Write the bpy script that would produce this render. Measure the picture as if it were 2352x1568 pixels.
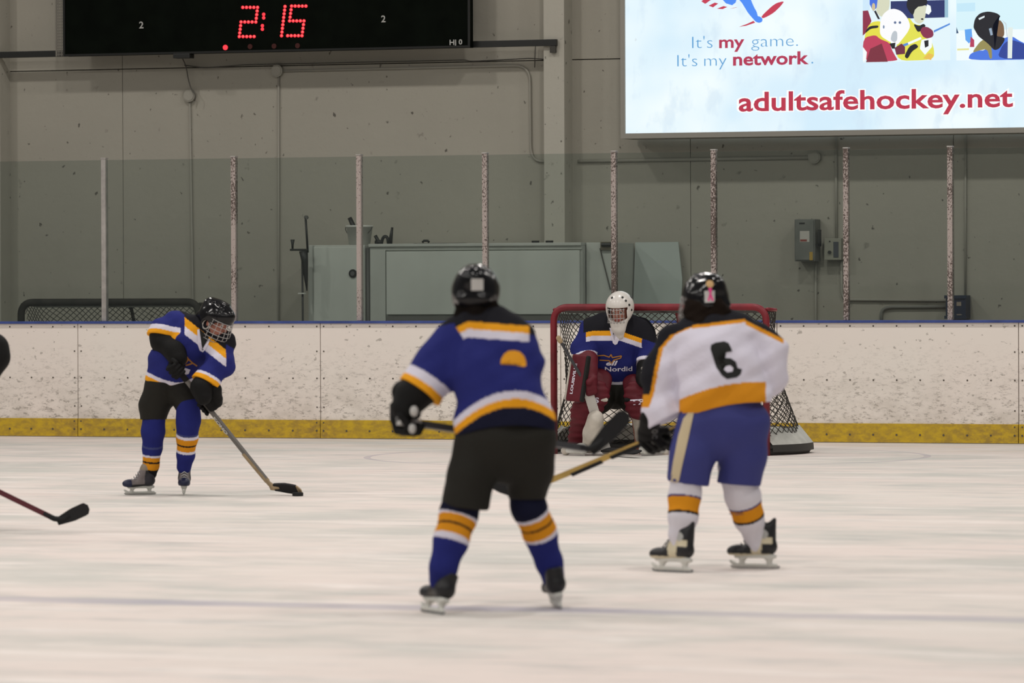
import bpy, bmesh, math, random
import numpy as np
from mathutils import Vector, Matrix
from mathutils.bvhtree import BVHTree
random.seed(4); rng = np.random.default_rng(4)
for o in list(bpy.data.objects): bpy.data.objects.remove(o)
SC = bpy.context.scene; COL = SC.collection
V = lambda *a: np.array(a, float)
# ------------------------------------------------------------------ camera
# world: goal line is Y=0, goal centre X=0, ice Z=0, end boards towards +Y
FPX, TH, PITCH, ROLL = 10800.68, 0.342629, 0.0112057, -0.0037655
CAM = V(12.20446, -37.92604, 1.41054)
YB, HB = 3.3445, 1.101            # face and height of the end boards
YW = 5.85                         # end wall
FWD = V(-math.sin(TH)*math.cos(PITCH), math.cos(TH)*math.cos(PITCH), -math.sin(PITCH))
R0 = V(math.cos(TH), math.sin(TH), 0); U0 = np.cross(R0, FWD)
RGT = math.cos(ROLL)*R0 + math.sin(ROLL)*U0; UPV = -math.sin(ROLL)*R0 + math.cos(ROLL)*U0
cd = bpy.data.cameras.new('camera'); cam = bpy.data.objects.new('camera', cd); COL.objects.link(cam)
cam.matrix_world = Matrix(((RGT[0], UPV[0], -FWD[0], CAM[0]), (RGT[1], UPV[1], -FWD[1], CAM[1]), (RGT[2], UPV[2], -FWD[2], CAM[2]), (0, 0, 0, 1)))
cd.sensor_fit = 'HORIZONTAL'; cd.sensor_width = 36; cd.lens = FPX/2352*36; cd.clip_end = 300
cd.dof.use_dof = True; cd.dof.focus_distance = 39.5; cd.dof.aperture_fstop = 4.6
SC.camera = cam
# ------------------------------------------------------------------ light
vs = SC.view_settings; vs.view_transform = 'Standard'; vs.look = 'None'; vs.exposure = 0.0; vs.gamma = 1.0; vs.use_curve_mapping = False
W = bpy.data.worlds.new('arena_air'); SC.world = W; W.use_nodes = True
W.node_tree.nodes['Background'].inputs[0].default_value = (1.0, 0.965, 0.925, 1); W.node_tree.nodes['Background'].inputs[1].default_value = 0.125
for ix in range(5):                      # rows of round high-bay lamps under the arena roof
    for iy in range(5):
        ld = bpy.data.lights.new('high_bay_lamp', 'AREA'); ld.shape = 'DISK'; ld.size = 0.55; ld.energy = 158; ld.color = (1.0, 0.955, 0.905)
        lo = bpy.data.objects.new('high_bay_lamp', ld); COL.objects.link(lo)
        lo.location = (-11 + ix*5.6, -31.5 + iy*7.75, 8.6)
# ------------------------------------------------------------------ helpers
def ray(px, py): return FWD + RGT*(px-1176)/FPX - UPV*(py-784)/FPX
def hitY(px, py, Y): d = ray(px, py); return CAM + d*(Y-CAM[1])/d[1]
def hitZ(px, py, Z=0.0): d = ray(px, py); return CAM + d*(Z-CAM[2])/d[2]
def lin(r, g, b):
    f = lambda c: (c/12.92 if c <= .04045 else ((c+.055)/1.055)**2.4)
    return (f(r/255), f(g/255), f(b/255))
MATS = {}
def mat(name, col, rough=.6, metal=0., spec=.3, bump=0., bscale=60., var=0., vscale=8., attr=False, emit=0.):
    if name in MATS: return MATS[name]
    m = bpy.data.materials.new(name); m.use_nodes = True; nt = m.node_tree; N = nt.nodes; L = nt.links
    b = N['Principled BSDF']; b.inputs['Roughness'].default_value = rough; b.inputs['Metallic'].default_value = metal
    b.inputs['Specular IOR Level'].default_value = spec
    b.inputs['Base Color'].default_value = (*col, 1)
    src = None
    if attr:
        a = N.new('ShaderNodeAttribute'); a.attribute_name = 'Col'; src = a.outputs['Color']
        L.new(src, b.inputs['Base Color'])
    if var or bump: tc = N.new('ShaderNodeTexCoord')
    if var:
        n = N.new('ShaderNodeTexNoise'); n.inputs['Scale'].default_value = vscale; n.inputs['Detail'].default_value = 5
        L.new(tc.outputs['Object'], n.inputs['Vector'])
        mr = N.new('ShaderNodeMapRange'); mr.inputs[1].default_value = .3; mr.inputs[2].default_value = .7; mr.inputs[3].default_value = 1-var; mr.inputs[4].default_value = 1+var
        L.new(n.outputs['Fac'], mr.inputs[0])
        mx = N.new('ShaderNodeMix'); mx.data_type = 'RGBA'; mx.blend_type = 'MULTIPLY'; mx.inputs['Factor'].default_value = 1
        if src: L.new(src, mx.inputs['A'])
        else: mx.inputs['A'].default_value = (*col, 1)
        L.new(mr.outputs[0], mx.inputs['B']); L.new(mx.outputs['Result'], b.inputs['Base Color'])
    if bump:
        n = N.new('ShaderNodeTexNoise'); n.inputs['Scale'].default_value = bscale; n.inputs['Detail'].default_value = 3
        L.new(tc.outputs['Object'], n.inputs['Vector'])
        bp = N.new('ShaderNodeBump'); bp.inputs['Strength'].default_value = bump; bp.inputs['Distance'].default_value = .01
        L.new(n.outputs['Fac'], bp.inputs['Height']); L.new(bp.outputs[0], b.inputs['Normal'])
    if emit:
        b.inputs['Emission Strength'].default_value = emit; b.inputs['Base Color'].default_value = (.02, .02, .02, 1)
        if attr:
            for l in list(b.inputs['Base Color'].links): L.remove(l)
            L.new(src, b.inputs['Emission Color'])
        else: b.inputs['Emission Color'].default_value = (*col, 1)
    MATS[name] = m; return m
def link(o, parent=None):
    COL.objects.link(o)
    if parent is not None: o.parent = parent
    return o
def tag(o, label=None, cat=None, group=None, kind=None):
    if label: o['label'] = label
    if cat: o['category'] = cat
    if group: o['group'] = group
    if kind: o['kind'] = kind
    return o
def empty(name, loc, rz=0):
    o = bpy.data.objects.new(name, None); COL.objects.link(o); o.location = Vector(loc); o.rotation_euler = (0, 0, rz); o.empty_display_size = .1
    return o
def obj(name, verts, faces, m, parent=None, smooth=False, cols=None):
    me = bpy.data.meshes.new(name); me.from_pydata([tuple(map(float, v)) for v in verts], [], [tuple(map(int, f)) for f in faces]); me.update()
    if smooth: me.polygons.foreach_set('use_smooth', [True]*len(me.polygons))
    if cols is not None:
        a = me.color_attributes.new('Col', 'FLOAT_COLOR', 'POINT')
        c = np.ones((len(me.vertices), 4), np.float32); c[:, :3] = cols; a.data.foreach_set('color', c.ravel())
    me.materials.append(m)
    return link(bpy.data.objects.new(name, me), parent)
class MB:
    def __init__(s): s.v = []; s.f = []
    def add(s, v, f):
        n = len(s.v); s.v += [tuple(p) for p in v]; s.f += [tuple(i+n for i in q) for q in f]; return s
    def box(s, a, b, bev=0):
        (x0, y0, z0), (x1, y1, z1) = a, b
        if bev <= 0:
            s.add([(x0,y0,z0),(x1,y0,z0),(x1,y1,z0),(x0,y1,z0),(x0,y0,z1),(x1,y0,z1),(x1,y1,z1),(x0,y1,z1)],
                  [(0,3,2,1),(4,5,6,7),(0,1,5,4),(1,2,6,5),(2,3,7,6),(3,0,4,7)])
        else:
            bm = bmesh.new(); bmesh.ops.create_cube(bm, size=1, matrix=Matrix.Translation(((x0+x1)/2, (y0+y1)/2, (z0+z1)/2)) @ Matrix.Diagonal((x1-x0, y1-y0, z1-z0, 1)))
            bmesh.ops.bevel(bm, geom=bm.edges[:], offset=bev, segments=2, affect='EDGES', profile=.6)
            bm.verts.index_update(); s.add([v.co[:] for v in bm.verts], [[v.index for v in f.verts] for f in bm.faces]); bm.free()
        return s
    def tube(s, pts, r, n=8, caps=True):
        pts = [np.array(p, float) for p in pts]; rs = r if hasattr(r, '__len__') else [r]*len(pts)
        vv = []; ref = None
        for i, p in enumerate(pts):
            d = pts[min(i+1, len(pts)-1)] - pts[max(i-1, 0)]; d = d/(np.linalg.norm(d)+1e-12)
            if ref is None: ref = V(0, 0, 1) if abs(d[2]) < .9 else V(1, 0, 0)
            a = ref - d*(ref@d); a /= np.linalg.norm(a)+1e-12; b = np.cross(d, a); ref = a
            for k in range(n):
                t = 2*math.pi*k/n; vv.append(p + rs[i]*(a*math.cos(t)+b*math.sin(t)))
        ff = [(i*n+k, i*n+(k+1) % n, (i+1)*n+(k+1) % n, (i+1)*n+k) for i in range(len(pts)-1) for k in range(n)]
        if caps: ff += [tuple(range(n-1, -1, -1)), tuple(range((len(pts)-1)*n, len(pts)*n))]
        return s.add(vv, ff)
    def disc(s, c, nrm, r, t, n=16):
        nrm = np.array(nrm, float)/np.linalg.norm(nrm); return s.tube([np.array(c, float), np.array(c, float)+nrm*t], r, n)
    def build(s, name, m, parent=None, smooth=False): return obj(name, s.v, s.f, m, parent, smooth)
def rot2(pts, n=6):
    """round the corners of a polyline: list of (point, radius)"""
    out = []
    for i, (p, r) in enumerate(pts):
        p = np.array(p, float)
        if r <= 0 or i in (0, len(pts)-1): out.append(p); continue
        a = np.array(pts[i-1][0], float)-p; b = np.array(pts[i+1][0], float)-p
        la, lb = np.linalg.norm(a), np.linalg.norm(b); a /= la; b /= lb
        A, B = p+a*min(r, la*.49), p+b*min(r, lb*.49)
        for k in range(n+1):
            t = k/n; out.append((1-t)**2*A + 2*t*(1-t)*p + t*t*B)
    return out
def text_mesh(body, size, offset=0., shear=0., space=1., align='LEFT'):
    """built-in vector lettering as (verts, faces) in its own XY plane"""
    c = bpy.data.curves.new('lettering', 'FONT'); c.body = body; c.size = size; c.offset = offset; c.shear = shear; c.space_character = space
    c.align_x = align; c.resolution_u = 3
    o = bpy.data.objects.new('lettering', c); COL.objects.link(o)
    dg = bpy.context.evaluated_depsgraph_get(); me = bpy.data.meshes.new_from_object(o.evaluated_get(dg))
    v = np.array([q.co[:] for q in me.vertices]).reshape(-1, 3); f = [tuple(p.vertices) for p in me.polygons]
    bpy.data.objects.remove(o); bpy.data.curves.remove(c); bpy.data.meshes.remove(me)
    return v, f
# ---- implicit surfaces: smooth unions of tubes, ellipsoids and boxes, meshed on a grid
def nrm(a): a = np.array(a, float); return a/(np.linalg.norm(a)+1e-12)
def tube(a, b, ra, rb=None, asp=1., w=(1, 0, 0), k=None, op='u'):
    a = np.array(a, float); b = np.array(b, float); rb = ra if rb is None else rb
    ab = b-a; L2 = max(ab@ab, 1e-9); d = nrm(ab) if L2 > 1e-8 else V(0, 0, 1)
    n = np.cross(d, np.array(w, float)); n = nrm(n) if np.linalg.norm(n) > .05 else nrm(np.cross(d, V(.13, 1, .2)))
    ww = np.cross(n, d)
    R = max(ra, rb)*max(1, asp)
    def f(X, Y, Z):
        x, y, z = X-a[0], Y-a[1], Z-a[2]
        t = np.clip((x*ab[0]+y*ab[1]+z*ab[2])/L2, 0, 1); r = ra+(rb-ra)*t
        x = x-t*ab[0]; y = y-t*ab[1]; z = z-t*ab[2]
        if asp == 1: return np.sqrt(x*x+y*y+z*z)-r
        qw = x*ww[0]+y*ww[1]+z*ww[2]; qn = (x*n[0]+y*n[1]+z*n[2])/asp; qd = x*d[0]+y*d[1]+z*d[2]
        return (np.sqrt(qw*qw+qn*qn+qd*qd)-r)*min(1, asp)
    return (np.minimum(a, b)-R, np.maximum(a, b)+R, f, op, k)
def ellip(c, rad, M=None, k=None, op='u'):
    c = np.array(c, float); rad = np.array(rad, float); M = np.eye(3) if M is None else np.array(M, float)[:3, :3]; m = rad.min(); R = rad.max()
    def f(X, Y, Z):
        x, y, z = X-c[0], Y-c[1], Z-c[2]
        q = [(x*M[0, i]+y*M[1, i]+z*M[2, i])/rad[i] for i in range(3)]
        return (np.sqrt(q[0]**2+q[1]**2+q[2]**2)-1)*m
    return (c-R, c+R, f, op, k)
def rbox(c, half, M=None, r=.01, k=None, op='u'):
    c = np.array(c, float); half = np.array(half, float); M = np.eye(3) if M is None else np.array(M, float)[:3, :3]; R = np.linalg.norm(half)
    def f(X, Y, Z):
        x, y, z = X-c[0], Y-c[1], Z-c[2]
        q = [np.abs(x*M[0, i]+y*M[1, i]+z*M[2, i])-(half[i]-r) for i in range(3)]
        return np.sqrt(sum(np.maximum(t, 0)**2 for t in q))+np.minimum(np.maximum(np.maximum(q[0], q[1]), q[2]), 0)-r
    return (c-R, c+R, f, op, k)
def surfnet(D, org, h):
    s = D < 0; nx, ny, nz = D.shape
    cnt = np.zeros((nx-1, ny-1, nz-1), np.int8)
    C8 = [(i, j, k) for i in (0, 1) for j in (0, 1) for k in (0, 1)]
    for i, j, k in C8: cnt += s[i:nx-1+i, j:ny-1+j, k:nz-1+k]
    act = (cnt > 0) & (cnt < 8); ijk = np.argwhere(act)
    idx = -np.ones(act.shape, np.int64); idx[act] = np.arange(len(ijk))
    acc = np.zeros((len(ijk), 3)); n = np.zeros(len(ijk))
    for c in C8:
        for ax in range(3):
            if c[ax]: continue
            e = list(c); e[ax] = 1
            d0 = D[tuple((ijk+c).T)]; d1 = D[tuple((ijk+e).T)]; m = (d0 < 0) != (d1 < 0)
            t = np.where(m, d0/np.where(m, d0-d1, 1), 0)
            p = np.tile(np.array(c, float), (len(ijk), 1)); p[:, ax] = t
            acc += p*m[:, None]; n += m
    verts = org + h*(ijk + acc/np.maximum(n, 1)[:, None])
    F = []
    for ax in range(3):
        b, c = (ax+1) % 3, (ax+2) % 3
        sl0 = [slice(None)]*3; sl1 = [slice(None)]*3; sl0[ax] = slice(0, -1); sl1[ax] = slice(1, None)
        ch = s[tuple(sl0)] != s[tuple(sl1)]
        g = np.argwhere(ch); sh = np.array(D.shape)
        g = g[(g[:, b] > 0) & (g[:, b] < sh[b]-1) & (g[:, c] > 0) & (g[:, c] < sh[c]-1)]
        ins = s[tuple(g.T)]
        q = []
        for ob, oc in ((-1, -1), (0, -1), (0, 0), (-1, 0)):
            w = g.copy(); w[:, b] += ob; w[:, c] += oc; q.append(idx[tuple(w.T)])
        q = np.stack(q, 1); q[~ins] = q[~ins][:, ::-1]; F.append(q)
    return verts, np.concatenate(F)
def sdf(prims, h=.01, k=.02, post=None, pad=.02):
    lo = np.min([p[0] for p in prims if p[3] == 'u'], 0)-pad-k; hi = np.max([p[1] for p in prims if p[3] == 'u'], 0)+pad+k
    n = np.ceil((hi-lo)/h).astype(int)+1
    ax = [lo[i]+h*np.arange(n[i]) for i in range(3)]
    D = np.full(n, .3)
    for mn, mx, f, op, kk in prims:
        kk = k if kk is None else kk; pd = kk+3*h
        i0 = np.clip(np.floor((mn-pd-lo)/h).astype(int), 0, n); i1 = np.clip(np.ceil((mx+pd-lo)/h).astype(int)+1, 0, n)
        if (i1 <= i0).any(): continue
        sl = tuple(slice(a, b) for a, b in zip(i0, i1))
        d = f(ax[0][sl[0]][:, None, None], ax[1][sl[1]][None, :, None], ax[2][sl[2]][None, None, :])
        A = D[sl]
        if op == 'u':
            hh = np.maximum(kk-np.abs(A-d), 0)/max(kk, 1e-9); D[sl] = np.minimum(A, d)-hh*hh*kk*.25
        else: D[sl] = np.maximum(A, -d)
    if post is not None: D = post(ax[0][:, None, None], ax[1][None, :, None], ax[2][None, None, :], D)
    for i in range(3):
        sl = [slice(None)]*3; sl[i] = 0; D[tuple(sl)] = np.maximum(D[tuple(sl)], h); sl[i] = -1; D[tuple(sl)] = np.maximum(D[tuple(sl)], h)
    return surfnet(D, lo, h)
def folds(X, Y, Z, amp, fx=16, seed=0):
    a = seed*1.7
    return amp*(np.sin(fx*(X+.5*Y)+9*Z+a+1.5*np.sin(11*Z+a))+.7*np.sin(fx*1.6*(Z*.8+X*.4)+7*Y+2*a+np.sin(13*X))+.5*np.sin(fx*2.3*(X*.6-Z)+3*a))
def dist_seg(p, a, b):
    a = np.array(a, float); b = np.array(b, float); ab = b-a; t = np.clip(((p-a)@ab)/(ab@ab), 0, 1)
    return np.linalg.norm(p-a-t[:, None]*ab, axis=1), t
def solid(name, vf, m, parent, col=None, M=None):
    v, f = vf
    if col is not None: col = col(v) if callable(col) else np.tile(np.array(col), (len(v), 1))
    if M is not None: v = v @ np.array(M.to_3x3()).T + np.array(M.translation)
    return obj(name, v, f, m, parent, True, col)
# ------------------------------------------------------------------ materials of the place
def node_mat(name):
    m = bpy.data.materials.new(name); m.use_nodes = True; return m, m.node_tree.nodes, m.node_tree.links, m.node_tree.nodes['Principled BSDF']
def noise(N, L, vec, scale, detail=4, rough=.55, sx=(1, 1, 1)):
    mp = N.new('ShaderNodeMapping'); mp.inputs['Scale'].default_value = sx; L.new(vec, mp.inputs['Vector'])
    n = N.new('ShaderNodeTexNoise'); n.inputs['Scale'].default_value = scale; n.inputs['Detail'].default_value = detail; n.inputs['Roughness'].default_value = rough
    L.new(mp.outputs[0], n.inputs['Vector']); return n.outputs['Fac']
def rng_(N, L, src, a, b, c=0., d=1.):
    r = N.new('ShaderNodeMapRange'); r.inputs[1].default_value = a; r.inputs[2].default_value = b; r.inputs[3].default_value = c; r.inputs[4].default_value = d
    L.new(src, r.inputs[0]); return r.outputs[0]
def mixc(N, L, fac, A, B, mode='MIX'):
    x = N.new('ShaderNodeMix'); x.data_type = 'RGBA'; x.blend_type = mode
    for k, s in (('A', A), ('B', B)):
        if isinstance(s, tuple): x.inputs[k].default_value = (*s, 1)
        else: L.new(s, x.inputs[k])
    if isinstance(fac, float): x.inputs['Factor'].default_value = fac
    else: L.new(fac, x.inputs['Factor'])
    return x.outputs['Result']
def math_(N, L, op, a, b=0.):
    x = N.new('ShaderNodeMath'); x.operation = op
    for i, s in enumerate((a, b)):
        if isinstance(s, (int, float)): x.inputs[i].default_value = s
        else: L.new(s, x.inputs[i])
    return x.outputs[0]

def ice_material():
    m, N, L, b = node_mat('scratched_ice'); tc = N.new('ShaderNodeTexCoord').outputs['Object']
    sep = N.new('ShaderNodeSeparateXYZ'); L.new(tc, sep.inputs[0]); X, Y = sep.outputs['X'], sep.outputs['Y']
    c = mixc(N, L, rng_(N, L, noise(N, L, tc, .35, 3), .3, .7), (.79, .69, .645), (.755, .70, .65))
    st = noise(N, L, tc, .8, 6, .6, (.8, .9, 1))
    c = mixc(N, L, rng_(N, L, st, .46, .63, 0, .9), c, (.60, .585, .545))
    s2 = noise(N, L, tc, 1.7, 5, .6, (.5, 1.5, 1))
    c = mixc(N, L, rng_(N, L, s2, .53, .68, 0, .75), c, (.88, .81, .77))
    s5 = noise(N, L, tc, 3.4, 6, .65, (.3, 1.2, 1)); c = mixc(N, L, rng_(N, L, s5, .53, .68, 0, .75), c, (.50, .49, .47))
    s3 = noise(N, L, tc, 9., 4, .6, (.25, 1.4, 1))
    c = mixc(N, L, rng_(N, L, s3, .57, .72, 0, .4), c, (.50, .485, .47))
    # brownish dirt by the end boards
    dirt = math_(N, L, 'MULTIPLY', rng_(N, L, noise(N, L, tc, 1.4, 4, .6, (.4, 1.6, 1)), .5, .68), rng_(N, L, Y, .2, 2.2))
    c = mixc(N, L, math_(N, L, 'MULTIPLY', dirt, .55), c, (.62, .49, .34))
    # faded blue line, painted under the ice, worn unevenly
    wob = math_(N, L, 'MULTIPLY', math_(N, L, 'SUBTRACT', noise(N, L, tc, .8, 3), .5), .25)
    yy = math_(N, L, 'ADD', Y, wob)
    bl = math_(N, L, 'COMPARE', yy, -18.45); N[bl.node.name].inputs[2].default_value = .15
    wear = rng_(N, L, noise(N, L, tc, .9, 3, .5), .3, .62, .35, .8)
    c = mixc(N, L, math_(N, L, 'MULTIPLY', bl, wear), c, (.42, .40, .46))
    # thin crease line
    rr = math_(N, L, 'SQRT', math_(N, L, 'ADD', math_(N, L, 'POWER', X, 2.), math_(N, L, 'POWER', math_(N, L, 'ADD', Y, .35), 2.)))
    cr = math_(N, L, 'COMPARE', rr, 2.35); N[cr.node.name].inputs[2].default_value = .03
    c = mixc(N, L, math_(N, L, 'MULTIPLY', cr, .45), c, (.40, .36, .42))
    gl = math_(N, L, 'COMPARE', Y, 0.); N[gl.node.name].inputs[2].default_value = .025
    c = mixc(N, L, math_(N, L, 'MULTIPLY', gl, .22), c, (.62, .30, .28))
    L.new(c, b.inputs['Base Color']); b.inputs['Roughness'].default_value = .75; b.inputs['Specular IOR Level'].default_value = .12
    bp = N.new('ShaderNodeBump'); bp.inputs['Strength'].default_value = .12; bp.inputs['Distance'].default_value = .01
    L.new(s3, bp.inputs['Height']); L.new(bp.outputs[0], b.inputs['Normal']); return m
def board_material():
    m, N, L, b = node_mat('scuffed_white_board'); tc = N.new('ShaderNodeTexCoord').outputs['Object']
    sep = N.new('ShaderNodeSeparateXYZ'); L.new(tc, sep.inputs[0]); X, Z = sep.outputs['X'], sep.outputs['Z']
    c = mixc(N, L, rng_(N, L, noise(N, L, tc, .5, 3), .35, .65), (.83, .785, .725), (.84, .765, .71))
    dens = rng_(N, L, Z, .12, .95, 1.25, .0)
    s1 = noise(N, L, tc, 15, 6, .72, (.7, 1, 1.6)); s1b = noise(N, L, tc, 48, 5, .7, (.6, 1, 1.5))
    k = math_(N, L, 'MULTIPLY', rng_(N, L, s1, .47, .60), rng_(N, L, s1b, .46, .58))
    k = math_(N, L, 'MULTIPLY', k, dens)
    c = mixc(N, L, math_(N, L, 'MULTIPLY', k, .78), c, (.22, .19, .165))
    s2 = noise(N, L, tc, 5, 5, .65, (.6, 1, 1)); k2 = math_(N, L, 'MULTIPLY', rng_(N, L, s2, .40, .66), rng_(N, L, Z, .12, .7, .6, 0.))
    c = mixc(N, L, k2, c, (.50, .45, .39))
    s4 = noise(N, L, tc, 21, 3, .5, (.8, 1, 1.2)); c = mixc(N, L, rng_(N, L, s4, .66, .70, 0, .6), c, (.28, .25, .22))
    L.new(c, b.inputs['Base Color']); b.inputs['Roughness'].default_value = .5; b.inputs['Specular IOR Level'].default_value = .25; return m
def kick_material():
    m, N, L, b = node_mat('yellow_kick_plate'); tc = N.new('ShaderNodeTexCoord').outputs['Object']
    n1 = noise(N, L, tc, 14, 6, .7, (.8, 1, 1.4))
    c = mixc(N, L, rng_(N, L, n1, .40, .60), (.58, .385, .03), (.33, .215, .05))
    c = mixc(N, L, rng_(N, L, noise(N, L, tc, 1.2, 3), .35, .7, 0, .45), c, (.60, .42, .02))
    L.new(c, b.inputs['Base Color']); b.inputs['Roughness'].default_value = .55; b.inputs['Specular IOR Level'].default_value = .25; return m
def wall_material(name, base, dark):
    m, N, L, b = node_mat(name); tc = N.new('ShaderNodeTexCoord').outputs['Object']
    c = mixc(N, L, rng_(N, L, noise(N, L, tc, .6, 4), .3, .7), base, tuple(x*.92 for x in base))
    c = mixc(N, L, rng_(N, L, noise(N, L, tc, 7, 4, .6), .66, .74, 0, .6), c, dark)
    c = mixc(N, L, rng_(N, L, noise(N, L, tc, 16, 3, .5, (1, 1, .8)), .68, .72, 0, .8), c, tuple(x*.45 for x in dark))
    L.new(c, b.inputs['Base Color']); b.inputs['Roughness'].default_value = .8; b.inputs['Specular IOR Level'].default_value = .15
    bp = N.new('ShaderNodeBump'); bp.inputs['Strength'].default_value = .25; bp.inputs['Distance'].default_value = .02
    L.new(noise(N, L, tc, 9, 5), bp.inputs['Height']); L.new(bp.outputs[0], b.inputs['Normal']); return m
def post_material(bias=0.):
    m, N, L, b = node_mat('chipped_post'); tc = N.new('ShaderNodeTexCoord').outputs['Object']
    oi = N.new('ShaderNodeObjectInfo').outputs['Random']
    k = noise(N, L, tc, 70, 4, .7, (1, 1, .7)); k0 = noise(N, L, tc, 1.6, 2, .5)
    thr = math_(N, L, 'ADD', k, math_(N, L, 'MULTIPLY', math_(N, L, 'SUBTRACT', k0, .5), .5))
    c = mixc(N, L, rng_(N, L, thr, .56-bias, .60-bias), (.41, .35, .325), (.085, .06, .05))
    L.new(c, b.inputs['Base Color']); b.inputs['Roughness'].default_value = .5; return m
def glass_material():
    m, N, L, b = node_mat('rink_glass_tint'); N.remove(b); out = N['Material Output']
    t = N.new('ShaderNodeBsdfTransparent'); t.inputs[0].default_value = (.855, .885, .870, 1)
    g = N.new('ShaderNodeBsdfGlossy'); g.inputs['Roughness'].default_value = .12; g.inputs[0].default_value = (.85, .92, .9, 1)
    mx = N.new('ShaderNodeMixShader'); mx.inputs[0].default_value = .05
    L.new(t.outputs[0], mx.inputs[1]); L.new(g.outputs[0], mx.inputs[2]); L.new(mx.outputs[0], out.inputs[0]); return m
M_ICE, M_BOARD, M_KICK = ice_material(), board_material(), kick_material()
M_WALL = wall_material('painted_concrete', (.385, .365, .31), (.14, .128, .11))
M_PILLAR = wall_material('painted_column', (.46, .44, .38), (.18, .165, .14))
M_POST, M_POST2, M_GLASS = post_material(), post_material(.075), glass_material()
M_ALU = mat('grey_aluminium', (.40, .38, .36), .45, .3, .4, var=.15, vscale=14)
M_BLUECAP = mat('blue_cap', lin(62, 78, 140), .5, var=.2, vscale=6)
M_DARKMETAL = mat('black_steel', (.012, .013, .012), .45, spec=.4)
M_SCREW = mat('screw_head', (.10, .085, .07), .5)
M_CONC = mat('concrete_floor', (.22, .21, .19), .85, var=.2, vscale=3)
M_CONDUIT = mat('painted_conduit', (.33, .315, .27), .6)
M_CABLE = mat('dark_cable', (.09, .085, .075), .6)
# ------------------------------------------------------------------ the setting
tag(obj('floor', [(-26, -45, 0), (26, -45, 0), (26, YB+.05, 0), (-26, YB+.05, 0)], [(0, 1, 2, 3)], M_ICE), 'scratched white ice with a faded blue line and skate marks', kind='structure')
tag(obj('floor_concrete', [(-26, YB+.125, .04), (26, YB+.125, .04), (26, YW+.3, .04), (-26, YW+.3, .04)], [(0, 1, 2, 3)], M_CONC), 'grey concrete floor of the passage behind the boards', kind='structure')
wall = empty('wall_back', (0, YW, 0)); tag(wall, 'pale grey painted concrete wall behind the rink glass', kind='structure')
MB().box((-26, .06, 0), (26, .3, 12)).build('wall_core', mat('joint_dark', (.13, .12, .10), .9), wall)  # dark core showing through the panel joints
pil = [hitY(1285, 300, YW-.1)[0]]; pil = [pil[0]-6.1, pil[0], pil[0]+6.1, pil[0]-12.2]
zseam = hitY(700, 150, YW)[2]
edges = sorted([-26., 26.] + [p for p in pil] + [hitY(282, 300, YW)[0], hitY(1586, 340, YW)[0], hitY(2190, 340, YW)[0], hitY(282, 300, YW)[0]-3.5, pil[2]+2.6])
for z0, z1 in ((0, zseam-.005), (zseam+.005, 12)):
    for a, b in zip(edges[:-1], edges[1:]):
        MB().box((a+.003, 0, z0), (b-.003, .08, z1)).build('wall_panel', M_WALL, wall)
for x in sorted(pil):
    o = MB().box((x-.115, YW-.24, 0), (x+.10, YW+.01, 12), .008).build('wall_pillar', M_PILLAR); tag(o, kind='structure')
    o['label'] = 'square concrete column standing against the end wall' + (' right of the scoreboard' if x == pil[1] else ' outside the view' if x > pil[1] else ' at the far left edge' if x == pil[0] else ' far off to the left')
# ---- dasher boards
sx = [hitY(p, 880, YB)[0] for p in (178, 735, 1287, 1784, 2339)]
sx = [sx[0]-2.36*k for k in (3, 2, 1)] + sx + [sx[-1]+2.36*k for k in (1, 2, 3)]
zk = hitY(1176, 967, YB)[2]
bd = empty('rink_boards', (0, YB, 0)); tag(bd, 'white scuffed rink boards with yellow kick plate and blue cap rail', 'rink boards')
for a, b in zip(sx[:-1], sx[1:]):
    pn = MB().box((a+.004, .012, zk-.02), (b-.004, .05, HB-.012)).build('board_panel', M_BOARD, bd)
    kp = MB().box((a+.003, 0, 0.005), (b-.003, .05, zk), .003).build('kick_plate', M_KICK, bd)
    s1, s2 = MB(), MB(); n = 9 if b-a < 2.2 else 10
    for i in range(n+1):
        x = a+.035+(b-a-.07)*i/n
        for z in (HB-.04, HB*.50+.02): s1.disc((x, .013, z), (0, -1, 0), .0085, .004, 6)
        s2.disc((x, .001, .075), (0, -1, 0), .010, .005, 6)
    for x in (a+.035, b-.035):
        for z in (HB*.75, HB*.27): s1.disc((x, .013, z), (0, -1, 0), .008, .004, 6)
        s2.disc((x, .001, zk-.025), (0, -1, 0), .008, .004, 6)
    tag(s1.build('screw_heads', M_SCREW, pn), kind='stuff'); tag(s2.build('screw_heads', M_SCREW, kp), kind='stuff')
MB().box((sx[0], -.012, HB-.012), (sx[-1], .16, HB+.012), .004).build('cap_rail', M_BLUECAP, bd)
MB().box((sx[0], .06, 0.01), (sx[-1], .12, HB-.015)).build('backing_frame', M_ALU, bd)
# ---- glass shield
YG = YB+.085
gpx = [240, 538, 826, 1115, 1411, 1640, 1944, 2183]
gx = [hitY(p, 500, YG)[0] for p in gpx]; gx = [gx[0]-2.56, gx[0]-1.28] + gx + [gx[-1]+1.28, gx[-1]+2.56]
zt = hitY(1115, 353, YG)[2]
sh = empty('glass_shield', (0, YG, HB)); tag(sh, 'tall greenish safety glass panes between slim posts above the boards', 'rink glass')
Hg = zt-HB
for i, x in enumerate(gx):
    p = MB().box((x-.023, -.03, .012), (x+.023, .035, Hg), .004).build('post', M_ALU if i <= 2 else M_POST if i in (3, 4) else M_POST2, sh)
    MB().box((x-.026, -.033, Hg), (x+.026, .038, Hg+.012), .003).build('post_cap', M_ALU, p)
for a, b in zip(gx[:-1], gx[1:]):
    MB().box((a+.024, -.006, .014), (b-.024, .006, Hg-.01)).build('glass_pane', M_GLASS, sh)
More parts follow.
